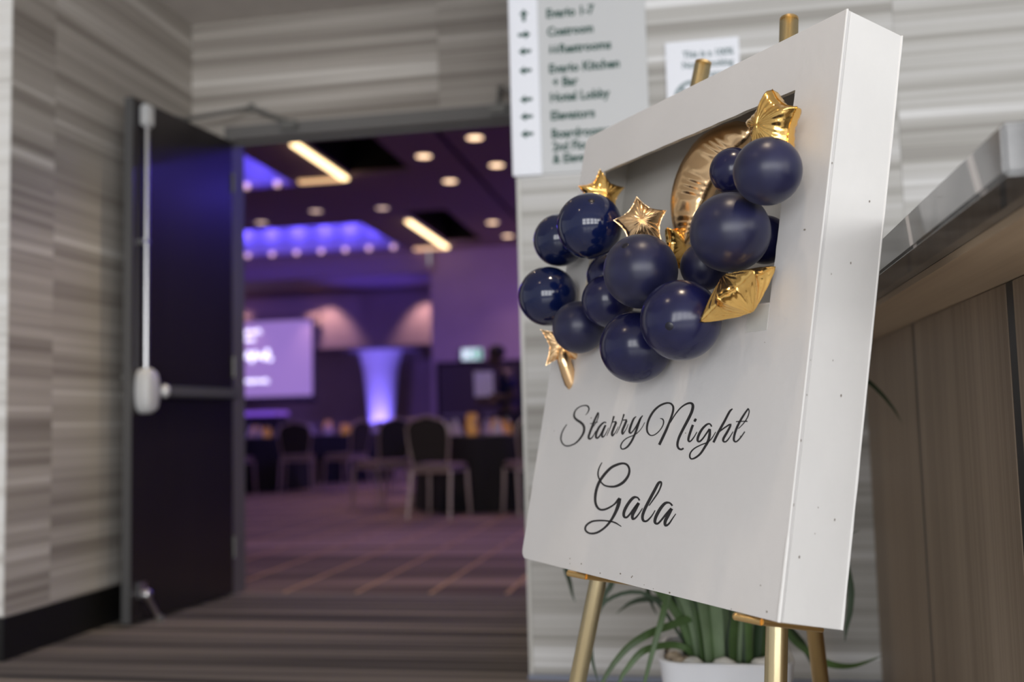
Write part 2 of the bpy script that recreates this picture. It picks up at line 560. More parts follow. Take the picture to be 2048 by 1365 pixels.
# ---------------------------------------------------------------- doors (hinge at the origin, leaf along -y, seen face towards +x)
def door_leaf(name, label, loc, rotz, flip):
    s = -1 if flip else 1
    d = thing(name, label, None, loc, rotz, kind='structure')
    wd, th, zt = 0.815, 0.045, DZ-0.012
    bm = B()
    box(bm, -th, 0, -wd+0.002, 0, 0.012, zt)
    for v in bm.verts:
        v.co.x *= s
    obj('leaf', bm, M['door'], d)
    bm = B()
    box(bm, -th-0.001, 0.001, -wd-0.001, -wd+0.002, 0.012, zt)
    for v in bm.verts:
        v.co.x *= s
    obj('edge_strip', bm, M['door_edge'], d)
    # rod exit device on the face
    y0 = -wd+0.075
    bm = B()
    tube(bm, ((s*0.022, y0, 1.13), (s*0.022, y0, zt-0.1)), 0.0125, 12)
    rod = obj('vertical_rod', bm, M['silver'], d, True)
    bm = B()
    box(bm, *sorted((0, s*0.03)), y0-0.02, y0+0.02, 1.74, 1.765)
    obj('rod_guide', bm, M['silver'], rod, bevel=0.004)
    bm = B()
    box(bm, *sorted((0, s*0.045)), y0-0.033, y0+0.033, zt-0.13, zt-0.02)
    obj('top_latch', bm, M['silver_paint'], d, bevel=0.012, smooth=True)
    bm = B()
    prof = []
    for k in range(24):
        a = 2*PI*k/24
        prof.append((math.copysign(abs(math.cos(a))**0.75, math.cos(a))*0.05, math.copysign(abs(math.sin(a))**0.75, math.sin(a))*0.105))
    for i, (f, x) in enumerate(((1.0, 0.0), (1.0, 0.045), (0.86, 0.064), (0.5, 0.072))):
        ring = [bm.verts.new((s*x, y0+p*f, 1.055+q*f)) for p, q in prof]
        if i:
            for k in range(24):
                bm.faces.new((prev[k], prev[(k+1) % 24], ring[(k+1) % 24], ring[k]))
        prev = ring
    bm.faces.new(prev)
    head = obj('latch_housing', bm, M['silver_paint'], d, True)
    bm = B()
    ball(bm, (s*0.062, y0+0.085, 1.055), 0.024, 16, 10, (1, 1, 1.3))
    obj('bar_end_cap', bm, M['silver_paint'], head, True)
    bm = B()
    box(bm, *sorted((s*0.0, s*0.05)), y0+0.055, y0+0.105, 1.02, 1.105)
    obj('end_bracket', bm, M['black'], head, bevel=0.008)
    bm = B()
    box(bm, *sorted((s*0.02, s*0.065)), y0+0.10, -0.03, 1.03, 1.08)
    bar = obj('push_bar', bm, M['door_edge'], d, bevel=0.008, smooth=True)
    bm = B()
    box(bm, *sorted((0, s*0.02)), y0+0.10, -0.02, 1.02, 1.092)
    obj('bar_rail', bm, M['black'], bar)
    # drop-down stop at the foot
    bm = B()
    box(bm, *sorted((0, s*0.016)), -wd+0.05, -wd+0.095, 0.115, 0.185)
    ball(bm, (s*0.03, -wd+0.075, 0.13), 0.026, 14, 10)
    tube(bm, ((s*0.03, -wd+0.078, 0.125), (s*0.045, -wd+0.14, 0.02)), (0.013, 0.011), 10)
    st = obj('kick_stop', bm, M['silver'], d, True)
    bm = B()
    tube(bm, ((s*0.045, -wd+0.139, 0.024), (s*0.0485, -wd+0.154, 0.001)), (0.016, 0.02), 10)
    obj('rubber_foot', bm, M['closer'], st, True)
    # knobs of the pull on the other face
    for z in (1.12, 1.03):
        bm = B()
        tube(bm, ((-s*th, -wd+0.06, z), (-s*(th+0.045), -wd+0.06, z)), (0.008, 0.02), 12)
        obj('pull_knob', bm, M['closer'], d, True)
    # hinges
    for z in (0.25, 1.2, 2.2):
        bm = B()
        tube(bm, ((s*0.006, 0.004, z-0.055), (s*0.006, 0.004, z+0.055)), 0.007, 8)
        obj('hinge', bm, M['closer'], d, True)
    return d


d1 = door_leaf('door_1', 'open dark brown door leaf with a silver rod beside the left wall', (-2.425, YD-0.016, 0), math.radians(-7.0), False)
d2 = door_leaf('door_2', 'open right door leaf almost hidden behind the sign wall', (-0.735, YD-0.016, 0), math.radians(9.0), True)
# closer arms between the top of a leaf and the frame header
for nm, lab, P in (('door_closer', 'grey folding closer arm between left door and header', ((-2.53, 4.60, 2.452), (-2.30, 4.93, 2.60), (-2.09, 4.935, 2.505))),
                   ('door_closer', 'dark closer arm at the right end of the door header', ((-0.80, 4.6, 2.452), (-0.925, 4.915, 2.575), (-0.945, 4.935, 2.50)))):
    t = thing(nm, lab, 'door closer')
    bm = B()
    tube(bm, (P[0], P[1]), 0.011, 8)
    obj('arm', bm, M['closer'], t, True)
    bm = B()
    tube(bm, (P[1], P[2]), 0.012, 8)
    obj('arm', bm, M['closer'], t, True)
    bm = B()
    tube(bm, ((P[1][0], P[1][1], P[1][2]-0.02), (P[1][0], P[1][1], P[1][2]+0.02)), 0.016, 10)
    obj('pivot', bm, M['closer'], t, True)
    bm = B()
    box(bm, P[2][0]-0.045, P[2][0]+0.045, P[2][1]-0.012, YD-0.0125, P[2][2]-0.04, P[2][2]+0.008)
    obj('shoe', bm, M['closer'], t, bevel=0.004)
    bm = B()
    box(bm, P[0][0]-0.02, P[0][0]+0.02, P[0][1]-0.05, P[0][1]+0.05, 2.429, 2.46)
    obj('bracket', bm, M['closer'], t, bevel=0.004)

# ---------------------------------------------------------------- wayfinding signs on the right wall
sg = thing('direction_sign', 'tall white direction sign with green room names and arrows', 'sign', (0, YS, 0))
bxobj('backing', (-0.602, -0.119, -0.012, -0.0005, 1.735, 2.66), M['sign_grey'], sg, bevel=0.002)
bxobj('arrow_strip', (-0.6025, -0.499, -0.022, -0.0125, 1.733, 2.662), M['white_pl'], sg, bevel=0.002)


def on_wall(x, y, z):
    return Matrix(((1, 0, 0, x), (0, 0, -1, y), (0, 1, 0, z), (0, 0, 0, 1)))


rows = [(2.299, 'Evario 1-7', 0.170, -0.467), (2.232, 'Coatroom', 0.163, -0.466), (2.167, 'Restrooms', 0.182, -0.424), (2.097, 'Evario Kitchen', 0.248, -0.463), (2.047, '+ Bar', 0.090, -0.452),
        (1.993, 'Hotel Lobby', 0.210, -0.462), (1.927, 'Elevators', 0.155, -0.462), (1.862, 'Boardrooms', 0.205, -0.461), (1.816, '2nd Floor', 0.150, -0.459), (1.772, '& Elevators', 0.178, -0.459)]
for z, tx, wd, x in rows:
    text_obj('lettering', tx, M['green_ink'], sg, wd, 0.046, on_wall(x, -0.0132, z-0.001), weight=0.0014)
# man and woman pictograms before 'Restrooms'
for k, skirt in ((0, False), (1, True)):
    x = -0.455+0.018*k
    bm = B()
    hw = 0.0065 if skirt else 0.0045
    pts = [(x-hw, 2.168+0.0), (x+hw, 2.168), (x+0.0045, 2.187), (x-0.0045, 2.187)]
    prism(bm, pts, -0.0142, -0.0125)
    lathe_c = [(x+0.0038*math.cos(2*PI*j/12), 2.1925+0.0038*math.sin(2*PI*j/12)) for j in range(12)]
    prism(bm, lathe_c, -0.0142, -0.0125)
    obj('restroom_pictogram', bm, M['green_ink'], sg)
for z, dr in ((2.312, 'u'), (2.241, 'r'), (2.180, 'l'), (2.110, 'l'), (2.005, 'l'), (1.943, 'l'), (1.880, 'l')):
    A = [(-0.022, 0), (-0.002, 0.016), (-0.002, 0.006), (0.022, 0.006), (0.022, -0.006), (-0.002, -0.006), (-0.002, -0.016)]
    if dr == 'r':
        A = [(-x, y) for x, y in A]
    if dr == 'u':
        A = [(y, -x) for x, y in A]
    bm = B()
    prism(bm, [(-0.5475+x, z+y) for x, y in A], -0.0232, -0.0221)
    obj('arrow', bm, M['green_ink'], sg)

sg = thing('smoking_sign', 'small white no smoking notice right of the direction sign', 'sign', (0, YS, 0))
bxobj('plate', (-0.056, 0.194, -0.010, -0.0005, 1.80, 2.168), M['white_pl'], sg, bevel=0.002)
for z, tx, wd, x in ((2.108, 'This is a 100%', 0.172, 0.003), (2.071, 'Non - Smoking', 0.172, 0.001), (2.034, 'Property', 0.100, 0.070)):
    text_obj('lettering', tx, M['grey_ink'], sg, wd, 0.033, on_wall(x, -0.0112, z), weight=0.0009)
bm = B()
n = 40
cx0, cz0 = 0.030, 1.965
for a0 in range(n):
    pass
ro, ri = 0.062, 0.050
va = [[bm.verts.new((cx0+r*math.cos(2*PI*k/n), y, cz0+r*math.sin(2*PI*k/n))) for k in range(n)] for r, y in ((ro, -0.0101), (ro, -0.0116), (ri, -0.0116), (ri, -0.0101))]
for a, b in zip(va, va[1:]):
    for k in range(n):
        bm.faces.new((a[k], a[(k+1) % n], b[(k+1) % n], b[k]))
dx = 0.0088
prism(bm, [(cx0-0.037-0.004, cz0+0.037-0.004), (cx0-0.037+0.004, cz0+0.037+0.004), (cx0+0.037+0.004, cz0-0.037+0.004), (cx0+0.037-0.004, cz0-0.037-0.004)], -0.0116, -0.0101)
obj('prohibition_ring', bm, M['grey_ink'], sg)
bm = B()
box(bm, cx0-0.030, cx0+0.018, -0.0110, -0.0101, cz0-0.006, cz0+0.004)
box(bm, cx0+0.021, cx0+0.028, -0.0110, -0.0101, cz0-0.006, cz0+0.004)
obj('cigarette_symbol', bm, M['grey_ink'], sg)

# ---------------------------------------------------------------- counter on the right
ct = thing('reception_counter', 'wood panelled counter with black joints at the right edge', 'counter', (0.55, 0, 0))
bxobj('carcass', (0.022, 0.70, 1.075, YS-0.002, 0.0, 1.094), M['reveal'], ct)
for a, b in ((1.075, 1.851), (1.893, 2.655), (2.678, YS-0.002)):
    bxobj('wood_panel', (0.0, 0.0215, a, b, 0.0, 1.0935), M['wood'], ct, bevel=0.0015)
for a, b in ((1.8515, 1.8925), (2.6555, 2.6775)):
    bxobj('joint_strip', (0.0015, 0.0215, a, b, 0.0, 1.0935), M['reveal'], ct)
top = thing('stone_countertop', 'grey polished stone counter top with pale veins on timber soffit', 'countertop', (0, 0, 0))
bxobj('slab', (0.3185, 1.30, 1.0735, YS-0.002, 1.1075, 1.163), M['stone'], top, bevel=0.004)
bxobj('soffit_board', (0.388, 1.24, 1.10, YS-0.003, 1.095, 1.107), M['wood_soffit'], top)

# ---------------------------------------------------------------- the easel
ez = thing('brass_easel', 'tall three legged brass easel holding the white framed sign', 'easel', (0, 0, 0))


def line_to(a, b, z):
    a, b = Vector(a), Vector(b)
    return a + (b-a)*((z-a.z)/(b.z-a.z))


TL, TLb = Vector((0.0431, 2.0758, 1.6076)), Vector((-0.2563, 2.0375, 0.3448))
TR_, TRb = Vector((0.1992, 1.8698, 1.602)), Vector((0.1032, 1.6075, 0.462))
for a, b in ((TL, TLb), (TR_, TRb)):
    f = line_to(a, b, 0.004)
    bm = B()
    tube(bm, (f, a), 0.0172, 56, True, 0.09)
    lg = obj('leg', bm, M['brass'], ez, 'all')
    dn = (a-f).normalized()
    bm = B()
    tube(bm, (a-dn*0.001, a+dn*0.004, a+dn*0.006), (0.0172, 0.0172, 0.0135), 32)
    obj('end_cap', bm, M['brass_dark'], lg, True)
    bm = B()
    tube(bm, (f-dn*0.004, f+dn*0.03), (0.019, 0.0185), 24)
    obj('rubber_foot', bm, M['black'], lg, True)
ra, rb = Vector((0.134, 2.005, 1.50)), Vector((0.225, 2.20, 0.42))
rf = line_to(ra, rb, 0.004)
bm = B()
tube(bm, (rf, ra), 0.0168, 48, True, 0.05)
lg = obj('leg', bm, M['brass_dark'], ez, 'all')
lg['label'] = 'darker rear leg'
dn = (ra-rf).normalized()
bm = B()
tube(bm, (rf-dn*0.004, rf+dn*0.03), (0.019, 0.0185), 24)
obj('rubber_foot', bm, M['black'], lg, True)
# hinge bar joining the three tops, and a cross bar
bm = B()
tube(bm, (TL+(TLb-TL)*0.12, TR_+(TRb-TR_)*0.12), 0.010, 12)
obj('hinge_bar', bm, M['brass_dark'], ez, True)
pa, pb = line_to(TL, TLb, 0.72), line_to(TR_, TRb, 0.72)
bm = B()
tube(bm, (pa, pb), 0.008, 12)
obj('cross_bar', bm, M['brass_dark'], ez, True)

# ---------------------------------------------------------------- the white framed sign
C0 = Vector((-0.0573, 1.7791, 1.0365))
E1 = Vector((0.6066, -0.7950, -0.0066))
E2 = Vector((0.7777, 0.5951, -0.2024))
E3 = Vector((0.1649, 0.1177, 0.9793))
MB = Matrix(((E1.x, E2.x, E3.x, C0.x), (E1.y, E2.y, E3.y, C0.y), (E1.z, E2.z, E3.z, C0.z), (0, 0, 0, 1)))
HW, HH, DP = 0.3797, 0.455, 0.1191
fr = thing('framed_gala_sign', 'white painted box frame sign with a window and black script lettering', 'sign')
fr.matrix_world = MB


def rrect(hw, hh, r, corners=(1, 1, 1, 1), n=5):
    """rounded rectangle, counter-clockwise from lower left; corners: ll, lr, ur, ul"""
    P = []
    for (cx_, cz_, a0, on) in ((-hw, -hh, PI, corners[0]), (hw, -hh, 1.5*PI, corners[1]), (hw, hh, 0, corners[2]), (-hw, hh, 0.5*PI, corners[3])):
        rr = r if on else 0.0015
        ox = cx_+(rr if cx_ < 0 else -rr)
        oz = cz_+(rr if cz_ < 0 else -rr)
        for k in range(n+1):
            a = a0+0.5*PI*k/n
            P.append((ox+rr*math.cos(a), oz+rr*math.sin(a)))
    return P


outer = rrect(HW, HH, 0.018, (1, 0, 0, 1))
# window outline with slightly ragged hand-cut edges
win = []
wl, wr, wb, wt = -0.2852, 0.2852, 0.0066, 0.354
for (a, b) in (((wl, wb), (wr, wb)), ((wr, wb), (wr, wt)), ((wr, wt), (wl, wt)), ((wl, wt), (wl, wb))):
    for k in range(24):
        f = k/24
        j = 0.0 if k == 0 else random.uniform(-0.0007, 0.0007)
        x, z = a[0]+(b[0]-a[0])*f, a[1]+(b[1]-a[1])*f
        win.append((x+(j if a[0] == b[0] else 0), z+(j if a[1] == b[1] else 0)))
PT = 0.007
bm = B()


def loop_edges(P, y):
    vs = [bm.verts.new((x, y, z)) for x, z in P]
    es = [bm.edges.new((vs[k], vs[(k+1) % len(vs)])) for k in range(len(vs))]
    return vs, es


vo, eo = loop_edges(outer, 0)
vi, ei = loop_edges(win, 0)
bmesh.ops.triangle_fill(bm, use_beauty=True, use_dissolve=False, edges=eo+ei)
front_faces = list(bm.faces)
vo2 = [bm.verts.new((x, PT, z)) for x, z in outer]
vi2 = [bm.verts.new((x, PT, z)) for x, z in win]
for A_, B_ in ((vo, vo2), (vi, vi2)):
    n = len(A_)
    for k in range(n):
        f = bm.faces.new((A_[k], A_[(k+1) % n], B_[(k+1) % n], B_[k]))
        if A_ is vi:
            f.material_index = 1
e2 = [e for e in bm.edges if all(v in set(vo2) for v in e.verts)] + [e for e in bm.edges if all(v in set(vi2) for v in e.verts)]
bmesh.ops.triangle_fill(bm, use_beauty=True, use_dissolve=False, edges=e2)
obj('front_panel', bm, [M['board'], M['board_edge']], fr)
# sides
bm = B()
box(bm, HW-0.006, HW, PT+0.0002, DP, -HH, HH)
obj('side_panel', bm, M['board_lit_side'], fr, bevel=0.0012)
bm = B()
box(bm, -HW, -HW+0.006, PT+0.0002, DP, -HH, HH)
obj('side_panel', bm, M['board_in'], fr, bevel=0.0012)
for a, b in ((-HH, -HH+0.006), (HH-0.006, HH)):
    bm = B()
    box(bm, -HW+0.0061, HW-0.0061, PT+0.0002, DP, a, b)
    obj('rail', bm, M['board_in'], fr)
bxobj('back_panel', (-HW+0.0061, HW-0.0061, DP-0.007, DP-0.0005, -HH+0.0061, HH-0.0061), M['board_in'], fr)
# thick paint beads along the corners of the side panel
rb = random.Random(3)
for yb, xb in ((0.0015, HW+0.0004), (DP-0.001, HW+0.0004)):
    bm = B()
    pts, rr = [], []
    for k in range(60):
        z = -HH+2*HH*k/59
        pts.append((xb-0.0006, yb, z))
        rr.append(0.0016+0.0011*max(0, mnoise.noise(Vector((k*0.35, yb*90, 3)))) + (0.0012 if k < 8 and yb < 0.01 else 0))
    tube(bm, pts, rr, 8)
    obj('paint_bead', bm, M['board_lit_side'], fr, True)
# knocks in the lower edge and dark scuffs
bm = B()
for k in range(26):
    x = rb.uniform(-HW+0.02, HW-0.01)
    z = -HH+rb.uniform(0, 0.02) if k < 12 else rb.uniform(-0.43, 0.44)
    if k >= 12 and wl-0.01 < x < wr+0.01 and wb-0.01 < z < wt+0.01:
        x = rb.choice((-1, 1))*rb.uniform(0.31, 0.37)
    r = rb.uniform(0.0006, 0.0016)
    prism(bm, [(x+r*rb.uniform(0.6, 1.8)*math.cos(a*PI/3), z+r*math.sin(a*PI/3)) for a in range(6)], -0.0004, 0.0001)
obj('scuff_marks', bm, M['scuff'], fr, kind='stuff')
bm = B()
for k in range(14):
    z = rb.uniform(-0.4, 0.43)
    y = rb.choice((rb.uniform(0.003, 0.006), rb.uniform(0.02, 0.11)))
    r = rb.uniform(0.0006, 0.0017)
    v = [bm.verts.new((HW+0.0006, y+r*math.cos(a*PI/3), z+1.6*r*math.sin(a*PI/3))) for a in range(6)]
    bm.faces.new(v)
obj('scuff_marks', bm, M['scuff'], fr, kind='stuff')
# strip of clear tape under the window
bm = B()
box(bm, 0.238, 0.286, -0.0008, -0.0001, -0.037, 0.004)
obj('tape_strip', bm, M['tape'], fr)
